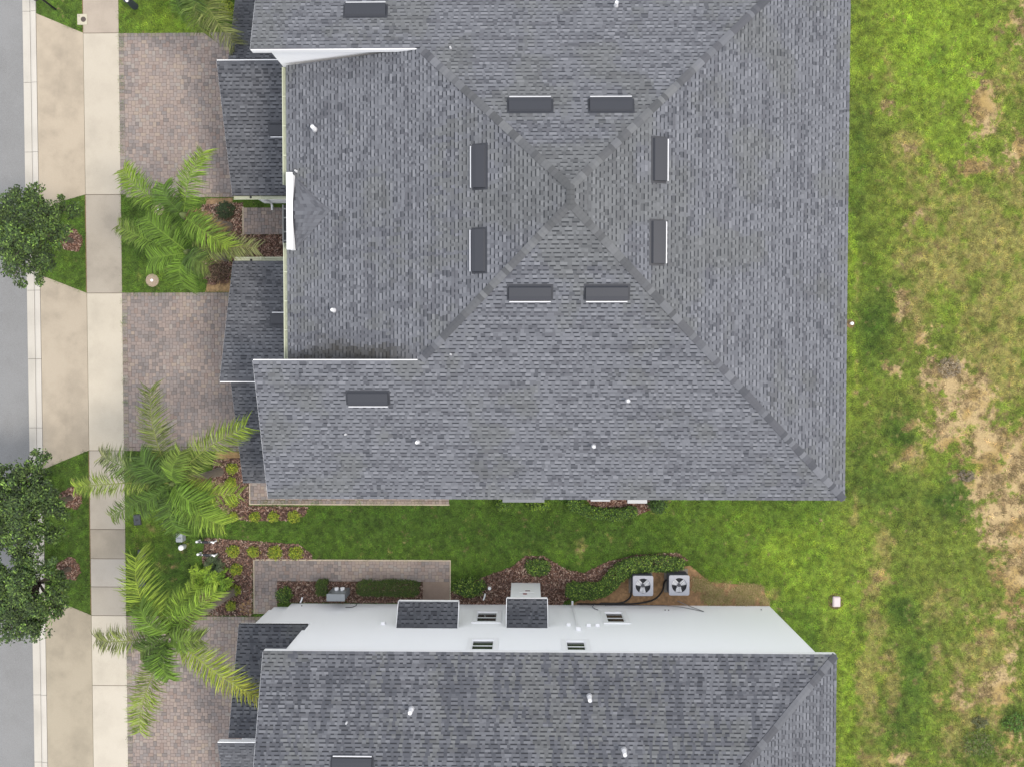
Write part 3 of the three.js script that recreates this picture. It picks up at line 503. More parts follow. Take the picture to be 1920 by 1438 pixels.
function house(dx, dz, second, label) {
  const h = thing('duplex_house', label, 'house', dx, 0, dz);
  const zmax = second ? -9.2 : 99, skip = second ? (x, z) => z > -10.6 : null;     // beyond the picture's edge the boards stay bare
  // walls
  const ws = 0.12, wx0 = -8.2, wx1 = AX + DD - 0.6, wz0 = RN - DD + ws, wz1 = RS + DD - ws;
  const body = new GB(), zn = second ? -15.36 + 0.0 : wz0;
  body.box(wx0, 0, zn + (second ? 0.16 : 0), wx1, 5.93, wz1);
  for (const s of [-1, 1]) {                                    // the wings: taller walls under the projecting slopes
    const zt = ZM + s * (ZM * 0 + (RS - ZM) + TT + 0.1), zb = s > 0 ? wz1 - 0.002 : wz0 + (second ? 0.162 : 0.002), x0 = XW + 0.55, x1 = AX - TT - 0.5, y1 = HA - SL * (TT + 0.1) - 0.14, y2 = HA - SL * (DD - ws) - 0.14;
    const A = [[zt, 0], [zb, 0], [zb, y2], [zt, y1]];
    const f = x => A.map(([z, y]) => [x, y, z]);
    body.poly(f(x0)); body.poly(f(x1)); for (let i = 0; i < 4; i++) { const j = (i + 1) % 4, a = f(x0), b = f(x1); body.quad(a[i], a[j], b[j], b[i]); }
  }
  const gar = [];                                               // garages under the low roofs
  for (const s of second ? [-1] : [-1, 1]) {
    const Z = v => ZM + s * (v - ZM), zs = [Z(-3.72), Z(0.7), Z(4.55)];
    body.box(-11.3, 0, Math.min(zs[0], zs[1]), wx0 + 0.003, 2.72, Math.max(zs[0], zs[1])); body.box(-11.02, 0, Math.min(zs[1], zs[2]), -8.7, 2.7, Math.max(zs[1], zs[2]));
    gar.push([s, Z]);
  }
  body.build('wall', stucco, h);

  // main roof: four planes, two of them running out over the wings
  const tri = (pl, pts) => [pl, pts, 0.13], P = (pl, x, z) => pl.pq(x, z);
  const roof = deck('roof', [
    tri(plE, [P(plE, AX, RN), P(plE, AX, RS), P(plE, AX + DD, RS + DD), P(plE, AX + DD, RN - DD)]),
    tri(plW, [P(plW, AX, RN), P(plW, AX, RS), P(plW, AX - TT, RS + TT), P(plW, AX - DD, RS + TT), P(plW, AX - DD, RN - TT), P(plW, AX - TT, RN - TT)]),
    tri(plS, [P(plS, AX, RS), P(plS, AX + DD, RS + DD), P(plS, XW, RS + DD), P(plS, XW, RS + TT), P(plS, AX - TT, RS + TT)]),
    tri(plN, [P(plN, AX, RN), P(plN, AX + DD, RN - DD), P(plN, XW, RN - DD), P(plN, XW, RN - TT), P(plN, AX - TT, RN - TT)]),
  ], under, h);
  const near = second ? [-0.5, -14.5] : [AX, ZM], F = [];
  const RL = RS - RN;
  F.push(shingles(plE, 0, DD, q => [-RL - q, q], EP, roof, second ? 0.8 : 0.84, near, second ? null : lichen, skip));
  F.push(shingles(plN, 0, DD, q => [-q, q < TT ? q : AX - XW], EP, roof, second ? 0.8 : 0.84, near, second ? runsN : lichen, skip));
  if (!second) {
    F.push(shingles(plW, 0, DD, q => q < TT ? [-q, RL + q] : [-TT, RL + TT], EP, roof, second ? 0.8 : 0.84, near, toneW));
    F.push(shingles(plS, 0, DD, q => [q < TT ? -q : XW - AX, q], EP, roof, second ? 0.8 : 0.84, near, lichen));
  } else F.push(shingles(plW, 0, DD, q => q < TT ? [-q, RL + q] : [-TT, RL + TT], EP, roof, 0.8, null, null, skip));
  // the limits above are in each plane's own level direction; see plane()
  rest3(F, roof, 300);
  const yT = HA - SL * TT;
  const n1 = second ? 34 : 1e9;
  if (!second) {
    cap(roof, AX, HA, RS, AX + DD, ZE, RS + DD, plE.n, plS.n); cap(roof, AX, HA, RS, AX - TT, yT, RS + TT, plW.n, plS.n);
    cap(roof, AX, HA, RN, AX - TT, yT, RN - TT, plW.n, plN.n); cap(roof, AX, HA, RN, AX + DD, ZE, RN - DD, plE.n, plN.n);
    cap(roof, AX, HA + 0.01, RN - 0.1, AX, HA + 0.01, RS + 0.12, plE.n, plW.n);
  } else cap(roof, AX, HA, RN, AX + DD, ZE, RN - DD, plE.n, plN.n, 40, 1e9, 0.74);

  // eaves: white fascia boards, set a little under the shingle edge
  const fb = (x0, y0, z0, x1, y1, z1) => new GB().box(x0, y0, z0, x1, y1, z1).build('fascia', trimMat, h);
  fb(XW + 0.02, ZE - 0.2, RN - DD - 0.005, AX + DD - 0.02, ZE - 0.006, RN - DD + 0.03); fb(XW + 0.02, ZE - 0.2, RS + DD - 0.045, AX + DD - 0.02, ZE - 0.02, RS + DD - 0.01);
  fb(AX + DD - 0.035, ZE - 0.2, RN - DD + 0.04, AX + DD - 0.008, ZE - 0.014, RS + DD - 0.05);
  fb(AX - DD + 0.012, ZE - 0.2, RN - TT + 0.02, AX - DD + 0.04, ZE - 0.02, RS + TT - 0.02);
  for (const s of [-1, 1]) {                                    // high edge of each wing, and its sloping west edge
    const z = ZM + s * ((RS - ZM) + TT), a = z - s * 0.03, b = z - s * 0.002; fb(XW + 0.02, yT - 0.24, Math.min(a, b), AX - TT - 0.12, yT - 0.004, Math.max(a, b));
    const g = new GB(), zz = ZM + s * ((RS - ZM) + DD - 0.05), za = z + s * 0.01, pl = s > 0 ? plS : plN;
    for (const [x, y] of [[XW - 0.012, 0.0]]) { const q = [[x, pl.y(0, za) - 0.22, za], [x, pl.y(0, zz) - 0.22, zz], [x, pl.y(0, zz) - 0.012, zz], [x, pl.y(0, za) - 0.012, za]], r = q.map(e => [e[0] + 0.03, e[1], e[2]]); g.poly(q); g.poly(r); for (let i = 0; i < 4; i++) g.quad(q[i], q[(i + 1) % 4], r[(i + 1) % 4], r[i]); }
    g.build('rake_board', trimMat, h);
  }
  new GB().box(AX + DD - 0.62, ZE - 0.19, wz0, AX + DD - 0.04, ZE - 0.16, wz1).build('soffit', trimMat, h);

  // low garage roofs
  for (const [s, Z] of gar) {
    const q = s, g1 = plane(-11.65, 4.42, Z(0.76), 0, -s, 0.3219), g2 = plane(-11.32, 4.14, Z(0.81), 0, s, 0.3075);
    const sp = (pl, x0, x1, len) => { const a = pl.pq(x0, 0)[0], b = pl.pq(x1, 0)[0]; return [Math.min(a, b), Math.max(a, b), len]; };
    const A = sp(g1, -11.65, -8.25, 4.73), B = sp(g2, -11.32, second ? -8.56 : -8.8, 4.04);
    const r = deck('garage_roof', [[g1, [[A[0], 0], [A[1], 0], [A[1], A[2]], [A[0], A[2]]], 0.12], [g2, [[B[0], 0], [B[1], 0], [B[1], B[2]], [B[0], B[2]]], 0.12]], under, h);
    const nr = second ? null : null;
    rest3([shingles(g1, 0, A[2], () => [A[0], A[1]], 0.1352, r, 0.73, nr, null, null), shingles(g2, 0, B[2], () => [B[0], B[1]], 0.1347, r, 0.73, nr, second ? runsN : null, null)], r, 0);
    const zr = Z(0.76), ft = new GB(); ft.box(-11.63, 4.2, Math.min(zr + s * 0.003, zr + s * 0.03), -8.3, 4.432, Math.max(zr + s * 0.003, zr + s * 0.03)); ft.build('fascia', trimMat, h);
    for (const [pl, x, len] of [[g1, -11.662, 4.7], [g2, -11.332, 4.0]]) { const g = new GB(), a = pl.at(pl.pq(x, 0)[0], 0.01), b = pl.at(pl.pq(x, 0)[0], len), dn = (p, d) => [p[0], p[1] - d, p[2]], of = p => [p[0] + 0.028, p[1], p[2]], Q = [dn(a, 0.02), dn(b, 0.02), dn(b, 0.2), dn(a, 0.2)], Rq = Q.map(of); g.poly(Q); g.poly(Rq); for (let i = 0; i < 4; i++) g.quad(Q[i], Q[(i + 1) % 4], Rq[(i + 1) % 4], Rq[i]); g.build('rake_board', trimMat, h); }
    const ze = Z(-3.97), zf = Z(4.85); fb(-11.63, 2.72, Math.min(ze, ze + s * 0.03), -8.3, 2.885, Math.max(ze, ze + s * 0.03)); fb(-11.3, 2.72, Math.min(zf, zf - s * 0.03), second ? -8.57 : -8.72, 2.885, Math.max(zf, zf - s * 0.03));
    if (!second) {
      const gt = gutter(h, -11.6, ze - s * 0.004, -8.42, ze - s * 0.004, 2.79, [0, -s], 2);
      const hole = add('outlet', new THREE.CylinderGeometry(0.05, 0.05, 0.01, 12), blackMat, gt); hole.position.set(-10.95, 2.797, ze - s * 0.05);
      ventBox(h, g1, -9.43, Z(-1.6), 0.9, 0.44);
    }
  }

  if (!second) {
    // gutters along the west eave, broken by the square parapet over the entry
    gutter(h, AX - DD + 0.008, -10.44, AX - DD + 0.008, -6.28, ZE - 0.11, [-1, 0], 3); gutter(h, AX - DD + 0.008, -4.22, AX - DD + 0.008, -0.08, ZE - 0.11, [-1, 0], 3);
    const pa = new GB(); pa.box(-8.36, 3.2, -6.56, -8.21, 6.6, -3.94); pa.build('parapet', trimMat, h);
    new GB().box(-8.39, 6.6, -6.59, -8.18, 6.64, -3.91).build('parapet_cap', trimMat, h);
    // saddle roof that sheds water round the parapet
    const yr = 6.58, zc = -5.25, xr = AX - (HA - yr) / SL, cr = new THREE.Group(); cr.name = 'saddle_roof'; h.add(cr); const base = z => V(-8.2, plW.y(-8.2, 0), z);
    for (const s of [-1, 1]) {
      const wv = 1.3, a = V(-8.2, yr, zc), b = V(xr, yr, zc), c = base(zc + s * wv), g = new GB(), e1 = b.clone().sub(a), e2 = c.clone().sub(a), up = 0.02, N = 10;
      for (let i = 0; i < N; i++) { let u = rnd() * 0.1; const t0 = i / N, t1 = (i + 1) / N; while (u < 1) { const w = rr(0.06, 0.14); const pt = (uu, t, hh) => { const k = Math.min(uu, 1) * (1 - t); const q = a.clone().addScaledVector(e1, k).addScaledVector(e2, t); return [q.x, q.y + hh, q.z]; }; g.quad(pt(u, t0, up), pt(u, t1, up + 0.012), pt(u + w, t1, up + 0.012), pt(u + w, t0, up), C(...pick([roofTone[2], roofTone[3], roofTone[4], roofTone[6], roofTone[3]]).map(v => v * 0.82))); u += w; } }
      g.build('shingles', matV, cr).userData.kind = 'stuff';
      const d = new GB(); d.tri([a.x, a.y + 0.012, a.z], [b.x, b.y + 0.012, b.z], [c.x, c.y + 0.012, c.z]); d.tri([a.x, a.y, a.z], [c.x, c.y, c.z], [b.x, b.y, b.z]); d.build('boards', under, cr);
    }
    // entry canopy: dark panels in a grey frame
    const cn = new THREE.Group(); cn.name = 'entry_canopy'; h.add(cn);
    new GB().box(-9.57, 2.98, -6.15, -8.37, 3.0, -4.62).build('panel', blackMat, cn); new GB().box(-9.62, 2.95, -6.16, -9.57, 3.05, -4.6).build('edge_rail', greyMetal, cn);
    for (const z of [-6.0, -5.65, -5.1, -4.75]) new GB().box(-9.57, 3.002, z - 0.025, -8.37, 3.04, z + 0.025).build('rafter', greyMetal, cn);
    // downspout on the south wall of the north garage
    const ds = add('downspout', tube([[-10.95, 2.8, -6.5], [-10.95, 2.55, -6.58], [-10.95, 2.3, -6.74], [-10.95, 1, -6.75], [-10.95, 0.12, -6.72], [-10.95, 0.08, -6.5]], 0.045, 30, 8), trimMat, h);
    for (const [pl, x, z, lng] of [[plN, 0.12, -8.35], [plN, 2.76, -8.34], [plN, -5.48, -11.92], [plW, -1.54, -6.38], [plW, -1.56, -3.64], [plE, 4.34, -6.58], [plE, 4.3, -3.89], [plS, 0.12, -2.25], [plS, 2.64, -2.25], [plS, -5.45, 1.26]]) ventBox(h, pl, x, z);
    for (const [pl, x, z, hh, r] of [[plW, -7.43, -8.13, 0.36, 0.07], [plW, -6.74, -1.78, 0.3, 0.065], [plS, 3.47, 1.34, 0.3, 0.06], [plS, 2.35, 2.95, 0.3, 0.06], [plS, -3.8, 2.81, 0.3, 0.06], [plN, 3.03, -12.04, 0.3, 0.06], [plS, -2.55, -0.23, 0.16, 0.03], [plS, -6.31, 2.54, 0.16, 0.03], [plN, -2.54, -10.46, 0.16, 0.03], [plW, -8.14, -6.71, 0.2, 0.035]]) pipe(h, pl, x, z, hh, r);
  } else {
    const pn = plane(AX, HA, RN, 0, -1, SL), o = (x, z) => [x - dx, z - dz];
    for (const [x, z, hh, r] of [[-4.07, 12.31, 0.36, 0.075], [2.24, 11.86, 0.4, 0.07], [3.41, 13.53, 0.4, 0.07], [-6.34, 12.74, 0.14, 0.03]]) pipe(h, pn, ...o(x, z), hh, r);
    ventBox(h, pn, ...o(-6.07, 14.07));
    // north wall with real window openings
    const w0 = -8.72 - dx, w1 = 10.52 - dx, zf = 10.56 - dz, wins = [[-2.05, 1.12, -1.2, 2.4, 2], [-2.04, 4.55, -1.2, 5.62, 1], [3.3, 1.1, 4.04, 2.38, 2], [1.49, 4.62, 2.22, 5.62, 1]];
    const sh = new THREE.Shape([[w0, 0], [w1, 0], [w1, 5.9], [w0, 5.9]].map(p => new THREE.Vector2(...p)));
    for (const [a, b, c, d] of wins) sh.holes.push(new THREE.Path([[a - dx, b], [a - dx, d], [c - dx, d], [c - dx, b]].map(p => new THREE.Vector2(...p))));
    const wg = new THREE.ExtrudeGeometry(sh, { depth: 0.14, bevelEnabled: false }); wg.translate(0, 0, zf); add('north_wall', wg, stucco, h);
    new GB().box(-10.25 - dx, 0, zf, w0 - 0.002, 2.68, zf + 0.2).box(-11.02 - dx, 0, zf + 0.16, -10.25 - dx - 0.002, 2.68, zf + 0.4).build('garage_wall', stucco, h);
    for (const [a, b, c, d, lights] of wins) {
      const A = a - dx, B = c - dx, w = new THREE.Group(); w.name = 'window'; h.add(w);
      new GB().box(A, b, zf + 0.03, B, d, zf + 0.04).build('pane', glass, w);
      const fr = new GB(), t = 0.045; fr.box(A, b, zf + 0.01, B, b + t, zf + 0.029).box(A, d - t, zf + 0.01, B, d, zf + 0.029).box(A, b + t, zf + 0.012, A + t, d - t, zf + 0.029).box(B - t, b + t, zf + 0.012, B, d - t, zf + 0.029); fr.build('frame', trimMat, w);
      new GB().box(A + t, (b + d) / 2 - 0.025, zf + 0.014, B - t, (b + d) / 2 + 0.025, zf + 0.0285).build('meeting_rail', trimMat, w);
      const tr = new GB(), s = 0.17, p = 0.045; tr.box(A - s, b - s, zf - p, B + s, b, zf - 0.0).box(A - s, d, zf - p, B + s, d + s * 0.9, zf).box(A - s, b, zf - p, A, d, zf).box(B, b, zf - p, B + s, d, zf); tr.build('trim', trimMat, w);
    }
    // closets and doors with small shed roofs
    const shed = (x0, x1, z0, y0, y1) => {
      const X0 = x0 - dx, X1 = x1 - dx, Z0 = z0 - dz, pl = plane(X0, y1, zf, 0, -1, (y1 - y0) / (zf - Z0)), r = deck('shed_roof', [[pl, [[-(X1 - X0), 0], [0, 0], [0, zf - Z0], [-(X1 - X0), zf - Z0]], 0.1]], under, h);
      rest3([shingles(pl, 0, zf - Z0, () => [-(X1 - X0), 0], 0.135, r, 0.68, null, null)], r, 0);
      new GB().box(X0 + 0.005, y0 - 0.14, Z0 - 0.022, X1 - 0.005, y0 - 0.004, Z0 - 0.002).build('fascia', trimMat, h);
      for (const x of [X0, X1]) { const g = new GB(), a = x === X0 ? -0.02 : 0.0, q = [[x + a, y0 - 0.12, Z0], [x + a, y1 - 0.12, zf], [x + a, y1 + 0.015, zf], [x + a, y0 + 0.015, Z0]], rq = q.map(e => [e[0] + 0.02, e[1], e[2]]); g.poly(q); g.poly(rq); for (let i = 0; i < 4; i++) g.quad(q[i], q[(i + 1) % 4], rq[(i + 1) % 4], rq[i]); g.build('rake_board', trimMat, h); }
    };
    shed(-5.15, -2.72, 9.66, 2.62, 3.2); shed(-0.78, 0.85, 9.53, 2.6, 3.1);
    for (const x of [-4.95, -2.95]) { const g = new GB(), X = x - dx; g.box(X - 0.05, 1.9, zf - 0.09, X + 0.05, 2.6, zf - 0.002).box(X - 0.05, 2.44, zf - 0.75, X + 0.05, 2.53, zf - 0.09); g.build('bracket', trimMat, h); }
    const dr = new THREE.Group(); dr.name = 'side_door'; h.add(dr); new GB().box(-4.4 - dx, 0.06, zf - 0.035, -3.45 - dx, 2.1, zf - 0.005).build('leaf', std(C(206, 210, 214), 0.5), dr); const kn = add('handle', new THREE.SphereGeometry(0.035, 12, 8), greyMetal, dr); kn.position.set(-3.58 - dx, 1, zf - 0.07);
    const ch = new GB(); ch.box(-0.64 - dx, 0, 9.6 - dz, 0.6 - dx, 2.58, zf - 0.004); const cl = ch.build('utility_closet', std([0.79, 0.8, 0.82], 0.85, { bumpMap: stuccoBump, bumpScale: 0.002 }), h);
    const L = (x, y, w, hh, k) => new GB().box(x - w / 2 - dx, y - hh / 2, 9.6 - dz - 0.004, x + w / 2 - dx, y + hh / 2, 9.6 - dz - 0.0005).build('warning_label', std(C(...k), 0.6), cl);
    new GB().box(-0.28 - dx, 0.25, 9.6 - dz - 0.012, 0.33 - dx, 1.5, 9.6 - dz - 0.0008).build('access_panel', std([0.8, 0.81, 0.82], 0.7), cl);
    const lb = (x, y, w, hh, k) => new GB().box(x - w / 2 - dx, y - hh / 2, 9.6 - dz - 0.02, x + w / 2 - dx, y + hh / 2, 9.6 - dz - 0.013).build('warning_label', std(C(...k), 0.6), cl);
    lb(0.06, 1.3, 0.2, 0.1, [120, 70, 74]); L(-0.05, 1.68, 0.18, 0.22, [236, 236, 238]); lb(-0.05, 1.76, 0.15, 0.1, [186, 44, 40]); lb(0.0, 1.34, 0.06, 0.04, [210, 60, 50]);
    // downspout, vents and tap fittings on the wall
    add('downspout', tube([[2.03 - dx, 3.2, zf - 0.05], [2.03 - dx, 1.5, zf - 0.05], [2.0 - dx, 0.15, zf - 0.05], [2.0 - dx, 0.1, zf - 0.2]], 0.045, 20, 8), trimMat, h);
    add('vent_hood', new RoundedBoxGeometry(0.2, 0.2, 0.14, 3, 0.03), trimMat, h).position.set(2.06 - dx, 3.28, zf - 0.06);
    for (const [x, y] of [[1.7, 2.75], [2.5, 2.8], [2.85, 2.8], [-5.75, 2.75]]) add('vent_hood', new RoundedBoxGeometry(0.17, 0.17, 0.12, 3, 0.025), trimMat, h).position.set(x - dx, y, zf - 0.05);
    for (const [x, y] of [[5.9, 0.75], [6.05, 0.75], [-9.7, 0.4], [10.0, 0.6]]) add('wall_bolt', new THREE.CylinderGeometry(0.022, 0.022, 0.05, 10).rotateX(Math.PI / 2), greyMetal, h).position.set(x - dx, y, zf - 0.02);
  }
  return h;
}
house(0, 0, false, 'large duplex house with grey shingle hip roof filling the middle of the picture');
house(...HOUSE2, true, 'neighbouring duplex with long white north wall and dark streaked shingle roof');

// ---------------------------------------------------------------- palms
function frond(parent, az, reach, rise, droop, width, tone, tipTone, n = 46, roll = 0) {   // one arching feather leaf: rachis and two rows of leaflets
  const pts = [], D = [Math.cos(az), Math.sin(az)], side = [-D[1], D[0]], bend = rr(-0.2, 0.2) * reach;
  for (let i = 0; i <= 16; i++) { const t = i / 16; pts.push([D[0] * reach * t + side[0] * bend * t * t, rise * Math.sin(Math.min(1, t * 1.25) * 1.57) - droop * t * t * t, D[1] * reach * t + side[1] * bend * t * t]); }
  const curve = new THREE.CatmullRomCurve3(pts.map(p => V(...p))), g = new GB(), up = V(0, 1, 0);
  const stem = C(tone[0] * 1.12, tone[1] * 1.06, tone[2] * 1.15);
  for (let i = 0; i < 24; i++) {                                // rachis: a tapering three-sided rib
    const a = curve.getPoint(i / 24), b = curve.getPoint((i + 1) / 24), ra = mix(0.026, 0.007, i / 24), rb = mix(0.026, 0.007, (i + 1) / 24), s = V(side[0], 0, side[1]);
    const ring = (q, r) => [[q.x - s.x * r, q.y, q.z - s.z * r], [q.x, q.y + r * 0.9, q.z], [q.x + s.x * r, q.y, q.z + s.z * r]], A = ring(a, ra), B = ring(b, rb);
    for (let k = 0; k < 3; k++) g.quad(A[k], B[k], B[(k + 1) % 3], A[(k + 1) % 3], stem);
  }
  for (let i = 0; i < n; i++) for (const s of [-1, 1]) for (let lay = 0; lay < 3; lay++) {
    if (rnd() < 0.1) continue;
    const t = clamp(0.1 + 0.9 * (i + rr(-0.3, 0.3) + lay * 0.33) / n, 0.08, 1), o = curve.getPoint(t), T = curve.getTangent(t), across = V().crossVectors(T, up).normalize().multiplyScalar(s);
    const len = width * 1.2 * (0.5 + 0.62 * Math.sin(Math.min(1, t * 1.05 + 0.1) * 2.55)) * rr(0.62, 1.18), lean = mix(0.3, 1.05, t * t) + rr(-0.16, 0.16), lift = rr(-0.25, 0.6) + (lay - 1) * 0.34 + roll * s;
    const d = across.clone().addScaledVector(T, lean).addScaledVector(up, lift).normalize(), w = V().crossVectors(d, up).normalize().multiplyScalar(rr(0.010, 0.018));
    const m = o.clone().addScaledVector(d, len * 0.55), e = o.clone().addScaledVector(d, len * 0.95); m.y -= len * 0.05; e.y -= len * rr(0.22, 0.5);
    const j = rr(0.72, 1.25), q = mix3(tone, tipTone, clamp(t * t * 0.9 + rr(-0.2, 0.25))), k = C(q[0] * j, q[1] * j, q[2] * j), tw = rr(-0.7, 0.7), w2 = w.clone().addScaledVector(up, tw * 0.02);
    const P = (v, u, f) => [v.x + u.x * f, v.y + u.y * f, v.z + u.z * f];
    g.quad(P(o, w, -0.5), P(o, w, 0.5), P(m, w2, 1), P(m, w2, -1), k); g.tri(P(m, w2, -1), P(m, w2, 1), P(e, w, 0), k);
  }
  return g.build('frond', leafMat, parent);
}
const trunkMat = std(C(138, 128, 116), 0.95, { bumpMap: stuccoBump, bumpScale: 0.01 }), shaftMat = std(C(132, 150, 92), 0.7);
function palm(bx, bz, cx, cy, cz, label, fronds) {
  const p = thing('palm_tree', label, 'palm tree', bx, 0, bz, 0, 'feather palms in the front gardens'), lx = cx - bx, lz = cz - bz, g = new GB(), N = 22, M = 12, ring = [];
  for (let i = 0; i <= N; i++) { const t = i / N, r = mix(0.17, 0.1, t) * (i % 2 ? 1.05 : 0.97) + 0.05 * Math.exp(-t * 18), a = []; for (let k = 0; k < M; k++) { const w = k / M * 6.283; a.push([lx * Math.pow(t, 1.3) + Math.cos(w) * r, -0.05 + (cy - 0.25) * t, lz * Math.pow(t, 1.3) + Math.sin(w) * r]); } ring.push(a); }
  for (let i = 0; i < N; i++) for (let k = 0; k < M; k++) g.quad(ring[i][k], ring[i + 1][k], ring[i + 1][(k + 1) % M], ring[i][(k + 1) % M]);
  g.build('trunk', trunkMat, p);
  const cs = add('crown_shaft', new THREE.LatheGeometry([[0.11, -0.5], [0.16, -0.3], [0.14, 0.0], [0.06, 0.3], [0.005, 0.4]].map(q => new THREE.Vector2(...q)), 12), shaftMat, p); cs.position.set(lx, cy, lz);
  for (const [tx, tz, rise, droop, width, tone, tip, n, roll] of fronds) { const f = frond(p, Math.atan2(tz - cz, tx - cx), Math.hypot(tx - cx, tz - cz), rise, droop, width, tone, tip, n || 46, roll || 0); f.position.set(lx, cy + 0.05, lz); }
  return p;
}
const pg = [110, 146, 46], pd = [80, 112, 40], po = [124, 140, 64], pl_ = [148, 174, 58], pb = [150, 124, 84], py = [184, 182, 62], ps = [140, 144, 96];
{ const [cx, cz] = [-12.74, -5.42]; palm(-12.87, -5.81, cx, 4.9, cz, 'upper of the two entry palms, one bright frond over the top driveway', [
  [-11.64, -7.63, 0.9, 0.8, 0.5, pg, pl_, 46, 0],
  [-15.32, -6.69, 0.8, 1.0, 0.6, pg, pl_, 54, 0],
  [-11.04, -4.23, 0.8, 0.9, 0.55, pg, pl_, 50, 0],
  [-13.34, -6.32, 1.0, 0.4, 0.5, pd, pg, 36, 0],
  [-11.72, -5.11, 0.1, 1.6, 0.4, pb, pb, 34, 0],
]); }
{ const [cx, cz] = [-12.68, -4.06]; palm(-12.98, -4.5, cx, 4.7, cz, 'lower of the two entry palms, spreading over the lawn above the middle driveway', [
  [-13.93, -5.52, 0.9, 0.6, 0.6, pg, pg, 50, 0],
  [-15.73, -4.9, 0.5, 1.2, 0.5, pg, po, 46, 0],
  [-14.18, -3.55, 0.7, 0.9, 0.55, pg, pg, 46, 0],
  [-13.01, -2.78, 0.6, 1.1, 0.55, pg, pg, 46, 0],
  [-10.35, -4.57, 0.5, 1.2, 0.5, po, ps, 50, 0],
  [-11.98, -3.43, 0.8, 0.7, 0.5, pd, po, 38, 0],
]); }
{ const [cx, cz] = [-13.19, 4.54]; palm(-13.37, 4.8, cx, 5.0, cz, 'palm with olive upright fronds leaning over the middle driveway', [
  [-13.8, 1, 0.9, 0.7, 0.62, po, po, 52, 0],
  [-10.87, 1.98, 0.9, 0.7, 0.66, po, pl_, 54, 0],
  [-15.74, 3.15, 0.8, 0.9, 0.62, pd, ps, 50, 0],
  [-17.13, 4.14, 0.7, 1.2, 0.5, po, pl_, 46, 0],
  [-15.99, 6.09, 0.4, 1.3, 0.45, pd, po, 36, 0],
  [-11.58, 6.33, 0.7, 1.0, 0.72, pg, pl_, 56, 0],
  [-13.29, 6.52, 0.6, 1.0, 0.55, pd, pg, 46, 0],
  [-11.15, 5.44, 0.4, 1.2, 0.5, pl_, pl_, 40, 0],
  [-13.94, 3.38, 1.1, 0.3, 0.6, pd, pd, 46, 0],
  [-12.32, 3.37, 1.2, 0.3, 0.5, pg, po, 46, 0],
  [-14.66, 5.72, 0.5, 1.0, 0.5, pd, pg, 46, 0],
  [-12.62, 4.67, 0.05, 1.7, 0.4, pb, pb, 30, 0],
  [-12.01, 5.4, 0.9, 0.5, 0.55, pg, pg, 46, 0],
]); }
{ const [cx, cz] = [-13.22, 10.13]; palm(-12.81, 10.03, cx, 5.4, cz, 'palm with a yellow tipped frond reaching over the garage roof', [
  [-14.88, 7.5, 0.8, 0.8, 0.72, pl_, pl_, 56, 0],
  [-16.24, 10.24, 0.6, 1.1, 0.52, po, ps, 50, 0],
  [-14.57, 13.89, 0.7, 1.0, 0.6, po, pl_, 60, 0.2],
  [-9.7, 12.06, 0.6, 1.0, 0.62, pl_, py, 60, 0],
  [-11.64, 8.29, 0.8, 0.8, 0.5, pg, pl_, 46, 0],
  [-12.91, 11.49, 1.1, 0.4, 0.5, pg, pg, 46, 0],
  [-13.62, 8.75, 1.2, 0.3, 0.55, pg, pg, 46, 0],
  [-11.8, 9.86, 1.1, 0.4, 0.5, pg, po, 46, 0],
  [-13.44, 11.29, 1.0, 0.5, 0.5, pd, pg, 46, 0],
  [-12.73, 8.25, 0.7, 0.9, 0.5, pg, pl_, 46, 0],
  [-12.87, 9.9, 0.05, 1.8, 0.4, pb, pb, 30, 0],
  [-14.13, 10.6, 0.9, 0.5, 0.5, pd, po, 46, 0],
]); }
{ const [cx, cz] = [-12.05, -13.86]; palm(-12.85, -15.7, cx, 5.0, cz, 'palm at the top edge with drooping grey green frond', [
  [-11.35, -11.83, 0.5, 1.3, 0.6, po, ps, 56, 0],
  [-13.07, -13.07, 0.7, 1.0, 0.5, pd, pg, 46, 0],
  [-12.07, -12.27, 0.7, 1.1, 0.55, pd, po, 46, 0],
  [-13.47, -14.45, 0.8, 0.8, 0.55, pg, pg, 46, 0],
  [-10.7, -15.2, 0.8, 0.8, 0.55, pg, pg, 46, 0],
  [-12.27, -15.79, 0.8, 0.8, 0.55, pg, pg, 46, 0],
  [-10.62, -13.65, 0.8, 0.9, 0.5, pd, pg, 46, 0],
]); }

// ---------------------------------------------------------------- broad-leaved street trees
function leafCloud(g, c, n, R, size, tones, squash = 0.85, flat = 0.5) {   // leaf-sized faces in a small clump
  for (let i = 0; i < n; i++) {
    const a = rr(0, 6.283), b = Math.acos(rr(-1, 1)), r = R * Math.cbrt(rnd()), x = c[0] + r * Math.sin(b) * Math.cos(a), y = c[1] + r * Math.cos(b) * squash, z = c[2] + r * Math.sin(b) * Math.sin(a);
    const h = rr(0, 6.283), d = V(Math.cos(h), rr(-0.5, 0.5) * flat * 2, Math.sin(h)).normalize(), w = V(-Math.sin(h), rr(-0.7, 0.7), Math.cos(h)).normalize(), s = size * rr(0.7, 1.35), j = rr(0.72, 1.28), t = pick(tones), k = C(t[0] * j, t[1] * j, t[2] * j);
    const P = (u, v) => [x + d.x * u * s + w.x * v * s, y + d.y * u * s + w.y * v * s, z + d.z * u * s + w.z * v * s];
    g.quad(P(-0.5, 0), P(0, -0.24), P(0.5, 0), P(0, 0.24), k);
  }
}
const barkMat = std(C(112, 100, 88), 1, { bumpMap: stuccoBump, bumpScale: 0.012 });
